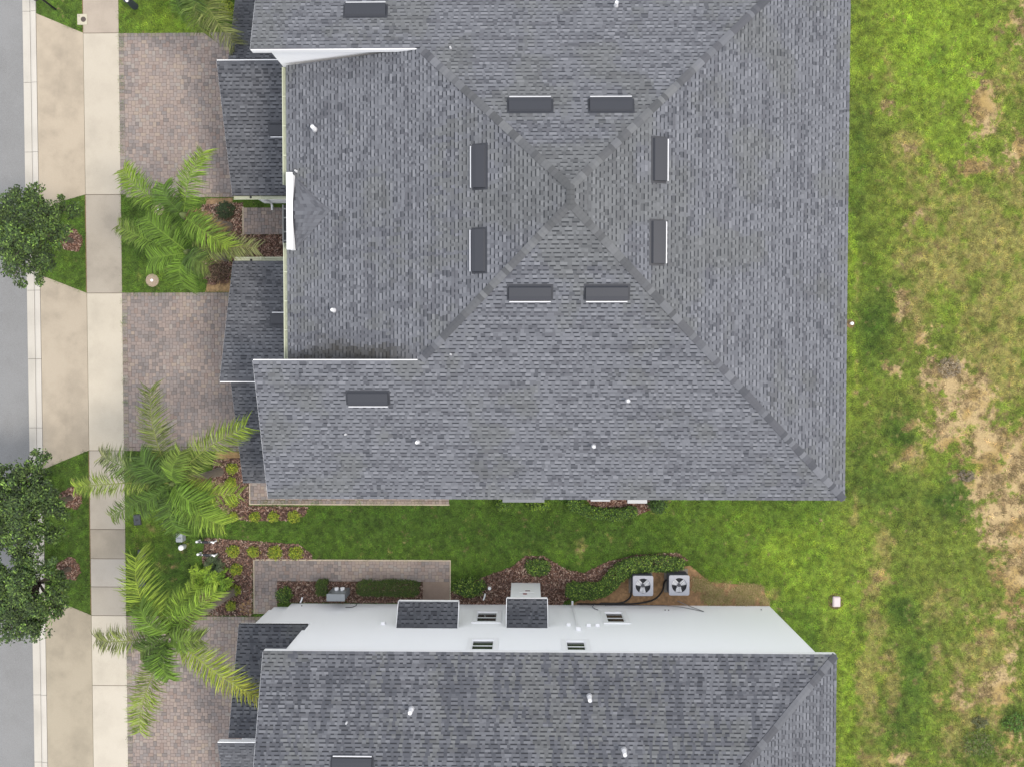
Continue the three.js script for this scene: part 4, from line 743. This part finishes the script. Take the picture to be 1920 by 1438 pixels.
function oak(bx, bz, cx, cz, cy, rx, rz, label, s) {
  seed = s; const t = thing('street_tree', label, 'tree', bx, 0, bz, 0, 'street trees along the kerb'), ox = cx - bx, oz = cz - bz, parts = [];
  const limb = (pts, r0, r1) => { const cv = new THREE.CatmullRomCurve3(pts.map(p => V(...p))), g = new GB(), N = 8, M = 7, R = []; for (let i = 0; i <= N; i++) { const q = cv.getPoint(i / N), r = mix(r0, r1, i / N), a = []; for (let k = 0; k < M; k++) { const w = k / M * 6.283; a.push([q.x + Math.cos(w) * r, q.y, q.z + Math.sin(w) * r]); } R.push(a); } for (let i = 0; i < N; i++) for (let k = 0; k < M; k++) g.quad(R[i][k], R[i + 1][k], R[i + 1][(k + 1) % M], R[i][(k + 1) % M]); return g.geo(); };
  add('trunk', limb([[0, -0.05, 0], [ox * 0.15, 0.8, oz * 0.15], [ox * 0.45, cy - 1.1, oz * 0.45]], 0.12, 0.08), barkMat, t);
  const g = new GB(), tones = [[72, 98, 46], [90, 118, 52], [60, 86, 42], [112, 140, 64], [76, 100, 54], [48, 70, 36]];
  for (let i = 0; i < 46; i++) {
    const a = i * 2.399 + rr(-0.3, 0.3), f = Math.sqrt((i + 0.5) / 46) * rr(0.85, 1.12), ex = ox + Math.cos(a) * rx * f, ez = oz + Math.sin(a) * rz * f, ey = cy + 1.15 * (1 - f * f) + rr(-0.45, 0.45), s0 = [ox * 0.45, cy - 1.15, oz * 0.45];
    const md = [mix(s0[0], ex, 0.5), mix(s0[1], ey, 0.6), mix(s0[2], ez, 0.5)]; parts.push(limb([s0, md, [ex, ey, ez]], 0.045, 0.008));
    for (let k = 0; k < 9; k++) { const u = rr(0.35, 1.12), v = [mix(md[0], ex, u * 1.05) + rr(-0.3, 0.3), mix(md[1], ey, u) + rr(-0.22, 0.26), mix(md[2], ez, u * 1.05) + rr(-0.3, 0.3)]; const f0 = rr(0.72, 1.24); leafCloud(g, v, Math.round(rr(30, 58)), rr(0.14, 0.32), 0.115, (rnd() < 0.3 ? tones.slice(1, 4) : tones).map(e => e.map(q => q * f0))); }
  }
  add('branches', mergeGeometries(parts), barkMat, t); const c = g.build('crown', leafMat, t); return t;
}
{ const [cx, cz] = [-19.57, -5.12]; oak(-19.72, -5.23, cx, cz, 3.4, 1.8, 1.85, 'round green street tree by the kerb above the middle driveway apron', 101); }
{ const [cx, cz] = [-20, 5.64]; oak(-19.91, 5.98, cx, cz, 3.4, 1.95, 1.85, 'street tree with mulch ring just below the middle driveway apron', 202); }
{ const [cx, cz] = [-20.12, 9.17]; oak(-20.05, 9.08, cx, cz, 3.3, 1.95, 1.9, 'lowest street tree, overhanging the bottom driveway apron', 303); }

// ---------------------------------------------------------------- shrubs and hedges
function shrub(name, label, x, z, rx, rz, h, tones, n, size, group) {
  const t = thing(name, label, 'shrub', x, 0, z, 0, group), g = new GB(), st = new GB();
  for (let i = 0; i < n; i++) { const a = rr(0, 6.283), e = Math.asin(rr(0.0, 1)), r = rr(0.55, 1.06) * (0.86 + 0.22 * vnoise(a * 1.6, e * 3, Math.round(x * 7))); leafCloud(g, [Math.cos(a) * Math.cos(e) * rx * r, 0.06 + Math.sin(e) * h * r, Math.sin(a) * Math.cos(e) * rz * r], 5, size * 1.1, size, tones); }
  g.build('foliage', leafMat, t);
  for (let i = 0; i < 5; i++) { const a = i * 1.256, b = 0.5; st.quad([-0.012, -0.02, 0], [0.012, -0.02, 0], [Math.cos(a) * rx * b + 0.008, h * 0.6, Math.sin(a) * rz * b], [Math.cos(a) * rx * b - 0.008, h * 0.6, Math.sin(a) * rz * b]); }
  st.build('stems', barkMat, t); return t;
}
const lime = [[150, 172, 46], [172, 184, 52], [128, 156, 44], [104, 132, 40], [188, 190, 64]], dark = [[62, 92, 40], [84, 114, 48], [48, 74, 36], [104, 134, 58]], mid = [[80, 112, 42], [108, 144, 52], [58, 86, 36], [150, 176, 72], [70, 100, 40]], yew = [[70, 96, 36], [88, 110, 40], [58, 82, 34], [102, 120, 46]];
const limeSpots = [
  ['beside the lower garage roof, topmost of the three', -12.78, 4.65, 0.26], ['beside the lower garage roof, middle of the three', -12.84, 5.26, 0.25], ['beside the lower garage roof, lowest of the three', -12.8, 6.1, 0.26],
  ['first from the palm in the row along the paver strip edge', -12.78, 6.75, 0.22], ['second from the palm in the row along the paver strip edge', -11.8, 6.75, 0.24], ['third from the palm in the row along the paver strip edge', -10.98, 6.75, 0.24], ['last and easternmost in the row along the paver strip edge', -10.09, 6.74, 0.28],
  ['first from the water pipes above the L shaped walk', -12.77, 8.25, 0.3], ['second from the water pipes above the L shaped walk', -11.88, 8.27, 0.27], ['third from the water pipes above the L shaped walk', -10.92, 8.29, 0.33], ['last and easternmost in the row above the L shaped walk', -10.01, 8.31, 0.31],
  ['in the mulch left of the L shaped walk corner', -12.64, 9.05, 0.27], ['below the feathery plant, next to the leaning palm trunk', -12.67, 9.96, 0.24], ['near the bare sandy spot by the bottom driveway', -12.89, 10.65, 0.22], ['at the top edge beside the north garage roof', -12.79, -15.03, 0.4],
];
for (const [w, x, z, r] of limeSpots) shrub('lime_shrub', 'small lime green shrub ' + w, x, z, r, r * 0.95, r * 1.1, lime, Math.round(150 * r / 0.26), 0.055, 'lime shrubs in the mulch beds');
shrub('glossy_shrub', 'round glossy green shrub at the left end of the bed under the white wall', -10.52, 10.14, 0.36, 0.34, 0.5, mid, 240, 0.07, 'shrubs under the white wall');
shrub('glossy_shrub', 'leafy light green shrub right of the side door landing', -2.47, 9.77, 0.7, 0.42, 0.55, mid, 520, 0.075, 'shrubs under the white wall');
shrub('glossy_shrub', 'lone leafy shrub in the red mulch above the utility closet', 0.52, 8.89, 0.55, 0.38, 0.45, mid, 360, 0.075, 'shrubs under the white wall');
shrub('dark_shrub', 'dark green shrub in the mulch beside the entry walk', -12.91, -6.5, 0.4, 0.42, 0.5, [[52, 72, 40], [66, 88, 44], [42, 60, 36]], 260, 0.06);
shrub('dark_shrub', 'low twiggy brown and green shrub in the mulch left of the entry walk', -13.24, -5.81, 0.45, 0.4, 0.3, [[92, 84, 66], [110, 100, 84], [70, 78, 48]], 150, 0.06);
shrub('dark_shrub', 'bare brown twiggy shrub in the mulch below the entry palm', -13.36, -3.86, 0.62, 0.42, 0.35, [[120, 96, 78], [92, 72, 58], [140, 116, 96], [84, 82, 52]], 240, 0.06);
shrub('leafy_shrub', 'yellow green leafy shrub under the main eave, left of the small lean to', -0.99, 6.16, 0.35, 0.3, 0.55, [[120, 152, 44], [92, 126, 40], [66, 96, 36]], 170, 0.07, 'shrubs under the main eave');
shrub('leafy_shrub', 'yellow green leafy shrub under the main eave, right of the small lean to', 0.49, 6.17, 0.5, 0.3, 0.5, [[136, 168, 46], [96, 130, 40], [70, 100, 38]], 210, 0.07, 'shrubs under the main eave');
shrub('leafy_shrub', 'dark leafy shrub under the main eave, easternmost of the row', 5.65, 6.18, 0.42, 0.34, 0.5, [[100, 134, 52], [72, 104, 44], [52, 80, 38]], 190, 0.07, 'shrubs under the main eave');
function hedge(name, label, P, w, h, tones, n, size, round = 0.35) {   // clipped hedge along a line of points
  const t = thing(name, label, 'hedge', P[0][0], 0, P[0][1]), cv = new THREE.CatmullRomCurve3(P.map(p => V(p[0] - P[0][0], 0, p[1] - P[0][1]))), g = new GB();
  for (let i = 0; i < n; i++) {
    const u = rnd(), o = cv.getPoint(u), T = cv.getTangent(u), sx = -T.z, sz = T.x, a = rr(-1, 1), top = rnd() < 0.6, q = Math.sign(a) * Math.pow(Math.abs(a), 0.8), ww = w * (0.86 + 0.3 * vnoise(u * 14, a * 2, 31)) * Math.min(1, 0.55 + 5 * Math.min(u, 1 - u));
    const y = top ? h * (1 - round * Math.pow(Math.abs(q), 4)) * rr(0.82, 1.04) * (0.92 + 0.16 * vnoise(u * 22, q * 3, 33)) : rr(0.05, h * 0.85), lx = top ? q * ww : Math.sign(q) * ww * rr(0.86, 1.04);
    leafCloud(g, [o.x + sx * lx, y, o.z + sz * lx], 5, size * 1.2, size, tones);
  }
  g.build('foliage', leafMat, t);
  const st = new GB(); for (let i = 0; i < 9; i++) { const o = cv.getPoint((i + 0.5) / 9); st.box(o.x - 0.015, -0.03, o.z - 0.015, o.x + 0.015, h * 0.7, o.z + 0.015); } st.build('stems', barkMat, t); return t;
}
hedge('clipped_hedge', 'long clipped olive hedge below the L shaped walk', [[-7.3, 9.79], [-5.99, 9.79], [-4.61, 9.8]], 0.31, 0.55, yew, 1900, 0.045, 0.3);
hedge('clipped_hedge', 'short clipped block of hedge left of the grey meter cabinet', [[-9.05, 9.78], [-8.59, 9.78]], 0.3, 0.55, yew, 620, 0.045, 0.3);
hedge('leafy_hedge', 'winding leafy hedge around the two air conditioners', [[1.73, 9.83], [2.26, 9.87], [2.94, 9.87], [3.52, 9.63], [3.97, 9.1], [4.66, 8.77], [5.57, 8.68], [6.75, 8.7]], 0.3, 0.5, mid, 2600, 0.07);
hedge('leafy_hedge', 'ragged leafy hedge curving out from under the main eave', [[1.83, 6.01], [2.38, 6.33], [3.31, 6.56], [4.11, 6.56], [4.73, 6.39]], 0.22, 0.4, [[128, 160, 50], [86, 120, 42], [56, 86, 38], [70, 104, 44]], 1000, 0.06);
{ // feathery plants
  const fern = (x, z, r, h, label, n, k1, k2) => { const t = thing('feathery_plant', label, 'plant', x, 0, z, 0, 'feathery plants beside the water pipes'), sz = 0.2; for (let i = 0; i < n; i++) { const a = i * 2.399, f = frond(t, a, r * rr(0.7, 1.05), h * rr(0.8, 1.2), h * rr(0.2, 0.8), 0.16 * rr(0.8, 1.2), k1, k2, 16); f.position.set(0, 0.02, 0); } };
  fern(-13.95, 9.43, 0.75, 0.6, 'feathery lime green plant nearest the water pipes', 14, [134, 172, 48], [168, 196, 64]); fern(-13.39, 9.66, 0.72, 0.55, 'feathery green plant between the lime plant and the leaning palm trunk', 14, [118, 158, 48], [150, 186, 60]);
  fern(-13.57, 8.86, 0.5, 0.4, 'dark strappy plant just under the white water pipes', 9, [70, 92, 56], [120, 130, 96]);
}

// weeds at the field's lower corner and fallen palm stalks
for (const [x, z, r, k, label] of [[19.49, 16.46, 0.75, [[92, 118, 52], [120, 112, 84], [104, 130, 56]], 'grey green scrubby weeds in the bottom right corner of the field'], [21.07, 15.52, 0.6, [[84, 124, 44], [104, 146, 52], [70, 100, 40]], 'bright green weeds at the right edge near the bottom corner'], [19.61, 15.53, 0.35, [[112, 118, 76], [90, 96, 66]], 'small grey weed clump just above the scrubby corner weeds'], [18.07, 0.28, 0.55, [[168, 152, 128], [150, 136, 114], [184, 168, 136]], 'dead grey brush at the upper tip of the sandy patch'], [18.86, 4.9, 0.35, [[150, 138, 118], [134, 122, 104]], 'small dead grey brush in the middle of the sand']]) shrub('weed_clump', label, x, z, r, r * 0.8, 0.18, k, Math.round(260 * r), 0.06, 'weeds in the rear field');
for (const [x, z, n, label] of [[-13.92, 10.75, 26, 'pale fallen palm stalks heaped by the leaning trunk'], [-13.56, -6.27, 20, 'dead grey palm stalks lying in the entry mulch bed'], [-13.36, -3.63, 22, 'brown fallen stalks over the twiggy shrub']]) {
  const gs = []; for (let i = 0; i < n; i++) { const a = rr(0, 6.28), l = rr(0.15, 0.42), ox = rr(-0.4, 0.4), oz = rr(-0.28, 0.28), y = rr(0.04, 0.12); gs.push(tube([[ox, y, oz], [ox + Math.cos(a) * l * 0.5, y + 0.03, oz + Math.sin(a) * l * 0.5], [ox + Math.cos(a + 0.4) * l, y - 0.02, oz + Math.sin(a + 0.4) * l]], rr(0.006, 0.014), 6, 4)); }
  const m = tag(add('fallen_stalks', mergeGeometries(gs), std(label.startsWith('brown') ? C(138, 108, 86) : C(178, 166, 150), 0.95), null, true), label, 'debris', null, 'stuff'); m.position.set(x, 0, z);
}

// ---------------------------------------------------------------- services in the gardens
const acBody = std(C(58, 60, 66), 0.6), acTop = std(C(204, 206, 216), 0.5), blade = std([0.62, 0.63, 0.66], 0.45), wire = std(C(120, 122, 130), 0.5, { metalness: 0.4 });
function airConditioner(x, z, turn, label) {
  const t = thing('air_conditioner', label, 'air conditioner', x, 0, z, 0, 'air conditioners behind the hedge'), H = 0.82, S = 0.42;
  add('pad', new THREE.BoxGeometry(1.02, 0.07, 1.02), std(C(150, 142, 132), 0.95), t).position.y = 0.035;
  const c = new GB(); c.box(-S + 0.03, 0.075, -S + 0.03, S - 0.03, H - 0.24, S - 0.03); c.build('coil_cabinet', acBody, t);
  const lv = new GB(); for (let i = 0; i < 14; i++) { const y = 0.1 + i * 0.047; lv.box(-S + 0.012, y, -S + 0.012, S - 0.012, y + 0.014, -S + 0.03).box(-S + 0.012, y, S - 0.03, S - 0.012, y + 0.014, S - 0.012).box(-S + 0.012, y, -S + 0.03, -S + 0.03, y + 0.014, S - 0.03).box(S - 0.03, y, -S + 0.03, S - 0.012, y + 0.014, S - 0.03); } lv.build('louvres', std(C(88, 90, 98), 0.6), t);
  const sh = new THREE.Shape(), q = 0.08; sh.moveTo(-S + q, -S); sh.lineTo(S - q, -S); sh.quadraticCurveTo(S, -S, S, -S + q); sh.lineTo(S, S - q); sh.quadraticCurveTo(S, S, S - q, S); sh.lineTo(-S + q, S); sh.quadraticCurveTo(-S, S, -S, S - q); sh.lineTo(-S, -S + q); sh.quadraticCurveTo(-S, -S, -S + q, -S);
  const ho = new THREE.Path(); ho.absarc(0, 0, 0.325, 0, Math.PI * 2, true); sh.holes.push(ho);
  const lid = add('top_panel', new THREE.ExtrudeGeometry(sh, { depth: 0.04, bevelEnabled: true, bevelSize: 0.012, bevelThickness: 0.012, bevelSegments: 2, curveSegments: 28 }).rotateX(-Math.PI / 2), acTop, t); lid.position.y = H - 0.05;
  const fan = new THREE.Group(); fan.name = 'fan'; fan.position.y = H - 0.075; fan.rotation.y = turn; t.add(fan);
  add('hub', new THREE.CylinderGeometry(0.07, 0.08, 0.08, 16), std(C(120, 122, 130), 0.5), fan);
  for (let i = 0; i < 3; i++) { const b = new GB(), a0 = 0.06, a1 = 0.31; const A = [[a0, 0.0, -0.07], [a1, 0.02, -0.13], [a1, -0.02, 0.15], [a0, -0.02, 0.08]]; b.poly(A); b.poly(A.map(p => [p[0], p[1] - 0.006, p[2]])); const m = b.build('fan_blade', blade, fan); m.rotation.y = i * 2.094 - 1.57; }
  const gr = []; for (const r of [0.07, 0.13, 0.19, 0.25, 0.31]) gr.push(new THREE.TorusGeometry(r, 0.004, 5, 36).rotateX(Math.PI / 2)); for (let i = 0; i < 4; i++) gr.push(new THREE.CylinderGeometry(0.005, 0.005, 0.65, 5).rotateZ(Math.PI / 2).rotateY(i * Math.PI / 4));
  add('fan_guard', mergeGeometries(gr.map(e => e.index ? e.toNonIndexed() : e)), wire, t).position.y = H - 0.02;
}
airConditioner(4.95, 9.49, 0, 'left air conditioner with square grey top, between hedge and white wall'); airConditioner(6.48, 9.46, 0.0, 'right air conditioner with square grey top, next to the dry grass');
const hose = std(C(40, 38, 38), 0.7), cable = std(C(150, 152, 158), 0.6);
tag(add('coolant_line', tube([[4.58, 0.3, 9.45], [4.55, 0.12, 9.9], [4.5, 0.06, 10.2], [4.2, 0.06, 10.42], [3.2, 0.06, 10.47]], 0.035, 40, 8), hose, null, true), 'black insulated coolant line running left from the left air conditioner along the wall', 'hose');
tag(add('coolant_line', tube([[6.0, 0.35, 9.35], [5.95, 0.12, 9.55], [5.9, 0.06, 9.9], [5.6, 0.06, 10.25], [5.0, 0.06, 10.44], [3.9, 0.06, 10.5], [2.2, 0.06, 10.5]], 0.035, 60, 8), hose, null, true), 'black insulated coolant line curving down from the right air conditioner', 'hose');
tag(add('loose_cable', tube([[6.55, 0.05, 10.35], [7.0, 0.25, 10.5], [7.35, 0.7, 10.53], [7.5, 0.95, 10.53], [7.3, 0.8, 10.53], [6.8, 0.42, 10.53], [6.3, 0.2, 10.53], [5.6, 0.12, 10.53], [3.4, 0.16, 10.53]], 0.014, 80, 6), cable, null, true), 'thin grey cable looped against the white wall near the right air conditioner', 'cable');
tag(add('loose_cable', tube([[2.95, 0.1, 10.52], [2.85, 0.35, 10.53], [2.92, 0.6, 10.53], [3.05, 0.8, 10.53]], 0.016, 24, 6), cable, null, true), 'short grey cable hooked beside the lower right window', 'cable');
{ // meter cabinet
  const t = place('meter_cabinet', 'grey electric meter cabinet with round meters in front of the white wall', 'cabinet', -8.06, 10.14); t.position.z = 9.98; const w = 0.37, m = std(C(160, 168, 172), 0.5, { metalness: 0.2 }), d = 0.13;
  new GB().box(-w, 0.0, -d, w, 1.07, d).build('box', m, t); new GB().box(-w - 0.015, 1.07, -d - 0.02, w + 0.015, 1.1, d + 0.02).build('lid', std(C(182, 188, 192), 0.5, { metalness: 0.2 }), t);
  for (const x of [-0.12, 0.14]) { add('meter', new THREE.CylinderGeometry(0.085, 0.09, 0.12, 20).rotateX(Math.PI / 2), pvc, t).position.set(x, 0.42, -d - 0.055); }
  new GB().box(0.22, 0.3, -d - 0.04, 0.33, 0.62, -d - 0.001).build('breaker_box', greyMetal, t); new GB().box(-0.34, 0.7, -d - 0.012, -0.26, 0.8, -d - 0.001).build('warning_label', blackMat, t);
  const lk = tag(add('wall_wires', tube([[-7.4, 0.1, 10.5], [-7.35, 0.35, 10.53], [-7.5, 0.6, 10.53], [-7.75, 0.62, 10.53]], 0.014, 24, 6), hose, null, true), 'short black wires on the white wall right of the meter cabinet', 'wires');
}
function cleanout(x, z, label) { const t = thing('cleanout_pad', label, 'drain cover', x, 0, z, 0, 'round drain pads in the lawn'); add('collar', new THREE.LatheGeometry([[0.001, 0.055], [0.08, 0.055], [0.1, 0.05], [0.27, 0.045], [0.285, 0.03], [0.285, -0.03]].map(p => new THREE.Vector2(...p)), 32), std(C(206, 186, 166), 0.95, { map: roughConcrete }), t); add('cap', new THREE.CylinderGeometry(0.055, 0.06, 0.03, 20), pvc, t).position.y = 0.068; add('cap_lug', new THREE.BoxGeometry(0.035, 0.02, 0.035), pvc, t).position.y = 0.09; }
cleanout(-15.93, -6.58, 'round concrete drain pad between the fronds of the two entry palms'); cleanout(-16.22, -3.5, 'round concrete drain pad in open lawn above the middle driveway');
function valveBox(x, z, label, turn) { const t = thing('meter_box', label, 'meter box', x, 0, z, turn, 'dark meter box lids in the front lawn'); add('rim', new RoundedBoxGeometry(0.34, 0.06, 0.48, 3, 0.025), std(C(56, 60, 66), 0.7), t).position.y = 0.03; add('lid', new RoundedBoxGeometry(0.28, 0.03, 0.42, 2, 0.012), std(C(80, 86, 92), 0.6), t).position.y = 0.062; new GB().box(-0.05, 0.077, -0.02, 0.05, 0.084, 0.02).build('lift_slot', blackMat, t); }
valveBox(-17, 6.91, 'dark meter box lid in the lawn under the outer palm fronds', 0.1); valveBox(-16.83, 8.46, 'dark meter box lid in open lawn by the pavement, clearest of the three', 0); valveBox(-16.87, 9.63, 'dark meter box lid hidden under yellow green palm leaflets', 0.4);
{ const t = place('cable_pedestal', 'square grey cable pedestal in the lawn', 'pedestal', -15.02, 7.63); add('cover', new RoundedBoxGeometry(0.3, 0.4, 0.38, 4, 0.05), std(C(190, 198, 202), 0.6), t).position.y = 0.195; new GB().box(-0.1, 0.393, -0.03, 0.1, 0.403, 0.03).build('lid_rib', std(C(150, 158, 164), 0.6), t);
  const r = place('cable_pedestal', 'round white capped pedestal beside the square grey one', 'pedestal', -14.97, 8.07); add('post', new THREE.CylinderGeometry(0.11, 0.12, 0.3, 20), std(C(206, 214, 214), 0.6), r).position.y = 0.14; add('dome', new THREE.SphereGeometry(0.12, 20, 10, 0, 6.3, 0, 1.57), pvc, r).position.y = 0.29; }
for (const [z0, label] of [[-13.89, 7.79, 'white water pipe assembly with valves, nearer the pedestals'], [-13.85, 8.35, 'white water pipe assembly with valves, nearer the feathery plants']].map(e => [[e[0], e[1]], e[2]])) {
  const t = thing('backflow_preventer', label, 'water pipes', z0[0], 0, z0[1], rr(-0.05, 0.05), 'water pipe assemblies in the bed'), bl = std(C(60, 62, 68), 0.5, { metalness: 0.3 });
  add('riser', new THREE.CylinderGeometry(0.035, 0.035, 0.4, 10), pvc, t).position.set(-0.36, 0.18, 0); add('riser', new THREE.CylinderGeometry(0.035, 0.035, 0.4, 10), pvc, t).position.set(0.36, 0.18, 0.03);
  add('pipe', new THREE.CylinderGeometry(0.034, 0.034, 0.74, 10).rotateZ(1.5708), pvc, t).position.set(0, 0.38, 0.012);
  for (const x of [-0.22, 0.2]) { add('valve_body', new THREE.SphereGeometry(0.062, 12, 8), greyMetal, t).position.set(x, 0.385, 0.01); add('valve_handle', new THREE.BoxGeometry(0.13, 0.016, 0.03), bl, t).position.set(x, 0.46, 0.02); }
  add('check_body', new THREE.CapsuleGeometry(0.065, 0.16, 4, 12).rotateZ(1.5708), bl, t).position.set(0, 0.39, 0.01); add('elbow', new THREE.SphereGeometry(0.052, 12, 8), pvc, t).position.set(-0.36, 0.385, 0); add('elbow', new THREE.SphereGeometry(0.052, 12, 8), pvc, t).position.set(0.36, 0.385, 0.03);
}
{ const t = place('valve_cover', 'pale pink rounded valve cover in the lawn right of the white house', 'valve cover', 13.38, 10.34); add('cover', new RoundedBoxGeometry(0.34, 0.14, 0.46, 4, 0.06), std(C(228, 212, 214), 0.7), t).position.y = 0.05; add('soil_collar', new THREE.CylinderGeometry(0.34, 0.36, 0.02, 18), std(C(150, 116, 96), 1, { map: soilMap }), t).position.y = 0.006; add('lid', new RoundedBoxGeometry(0.24, 0.02, 0.36, 3, 0.009), std(C(236, 224, 226), 0.7), t).position.y = 0.121; }
{ const t = place('cleanout_pipe', 'small white capped pipe in sandy soil against the east eave', 'pipe cap', 13.88, -1.61); add('soil_collar', new THREE.CylinderGeometry(0.17, 0.2, 0.024, 14), std(C(206, 170, 130), 1, { map: soilMap }), t).position.y = 0.008; add('pipe', new THREE.CylinderGeometry(0.055, 0.055, 0.14, 14), pvc, t).position.y = 0.08; add('cap', new THREE.CylinderGeometry(0.065, 0.065, 0.04, 14), pvc, t).position.y = 0.16; }
{ const t = place('handhole', 'square pale concrete pad with round iron lid at the pavement edge', 'manhole', -19.12, -14.69); add('pad', new RoundedBoxGeometry(0.42, 0.09, 0.46, 2, 0.01), std(C(226, 220, 200), 0.9, { map: concreteMap }), t).position.y = 0.005; add('lid', new THREE.LatheGeometry([[0.001, 0.062], [0.03, 0.066], [0.06, 0.06], [0.09, 0.064], [0.11, 0.058], [0.115, 0.045]].map(p => new THREE.Vector2(...p)), 24), std(C(104, 92, 88), 0.7, { metalness: 0.3 }), t).position.set(0.06, 0, 0); add('bolt', new THREE.CylinderGeometry(0.018, 0.018, 0.02, 8), greyMetal, t).position.set(-0.12, 0.056, -0.14); }
{ const t = place('mailbox_post', 'dark post leaning in at the top edge of the verge', 'post', -20.27, -15.13); add('post', tube([[0, -0.05, 0], [0, 0.7, 0], [0, 1.5, 0]], 0.045, 8, 10), blackMat, t); add('box', new RoundedBoxGeometry(0.2, 0.22, 0.5, 3, 0.05), blackMat, t).position.set(0, 1.5, 0); }
{ const t = place('garden_lamp', 'dark garden lamp with white tip at the top edge of the lawn', 'lamp post', -16.84, -15.24); add('post', new THREE.CylinderGeometry(0.12, 0.16, 0.7, 14), std(C(70, 78, 88), 0.5), t).position.y = 0.33; add('cap', new THREE.CylinderGeometry(0.16, 0.14, 0.06, 16), std(C(56, 62, 70), 0.5), t).position.y = 0.7; add('tip', new THREE.SphereGeometry(0.06, 12, 8), pvc, t).position.set(0.02, 0.74, 0.08); }
{ // lean-to and bin lids that peep out under the main south eave
  const t = place('lean_to_roof', 'narrow grey lean to edge showing under the main south eave', 'lean-to', -0.11, 5.83); t.position.z = 4.9; const g = new GB(); g.quad([-0.84, 2.7, 0], [0.84, 2.7, 0], [0.84, 2.52, 0.76], [-0.84, 2.52, 0.76], C(150, 154, 160)); g.quad([-0.84, 2.62, 0], [0.84, 2.62, 0], [0.84, 2.44, 0.76], [-0.84, 2.44, 0.76], C(150, 154, 160)); g.quad([-0.84, 2.44, 0.76], [0.84, 2.44, 0.76], [0.84, 2.52, 0.76], [-0.84, 2.52, 0.76], C(140, 144, 150)); g.build('roof_sheet', matV, t); for (const x of [-0.7, 0.7]) new GB().box(x - 0.04, 0, 0.42, x + 0.04, 2.44, 0.5).build('post', trimMat, t);
}
for (const [x, z, w] of [[3.14, 5.68, 'left of the two under the main south eave'], [4.69, 5.72, 'right of the two under the main south eave']]) { const t = thing('air_conditioner', 'pale air conditioner top, ' + w, 'air conditioner', x, 0, z, 0, 'air conditioners under the main eave'); t.position.z = w.startsWith('left') ? 5.49 : 5.57; add('cabinet', new RoundedBoxGeometry(0.8, 0.76, 0.8, 3, 0.04), acBody, t).position.y = 0.38; add('top_panel', new RoundedBoxGeometry(0.84, 0.06, 0.84, 3, 0.028), std(C(222, 224, 228), 0.5), t).position.y = 0.79; }
{ const mk = (x, z, len, a, label) => { const t = tag(add('rain_spout', tube([[-len / 2, 0.06, 0], [0, 0.07, 0.01], [len / 2, 0.06, 0]], 0.035, 10, 8), trimMat, null, true), label, 'spout'); t.position.set(x, 0, z); t.rotation.y = a; }; mk(-1.82, 10.21, 0.3, 1.3, 'short white drain spout below the leafy shrub by the side door'); mk(-9.81, 10.39, 0.26, 1.2, 'short cream pipe end between the round shrub and clipped hedge'); }
tag(add('drain_cap', new THREE.CylinderGeometry(0.07, 0.075, 0.08, 16), pvc, null, true), 'round white drain cap in the mulch right of the leafy shrub', 'drain cap').position.set(...(([a, b]) => [a, 0.05, b])([-1.59, 9.84]));

scene.traverse(o => { if (o.isMesh) o.castShadow = o.receiveShadow = true; });
renderer.render(scene, camera);
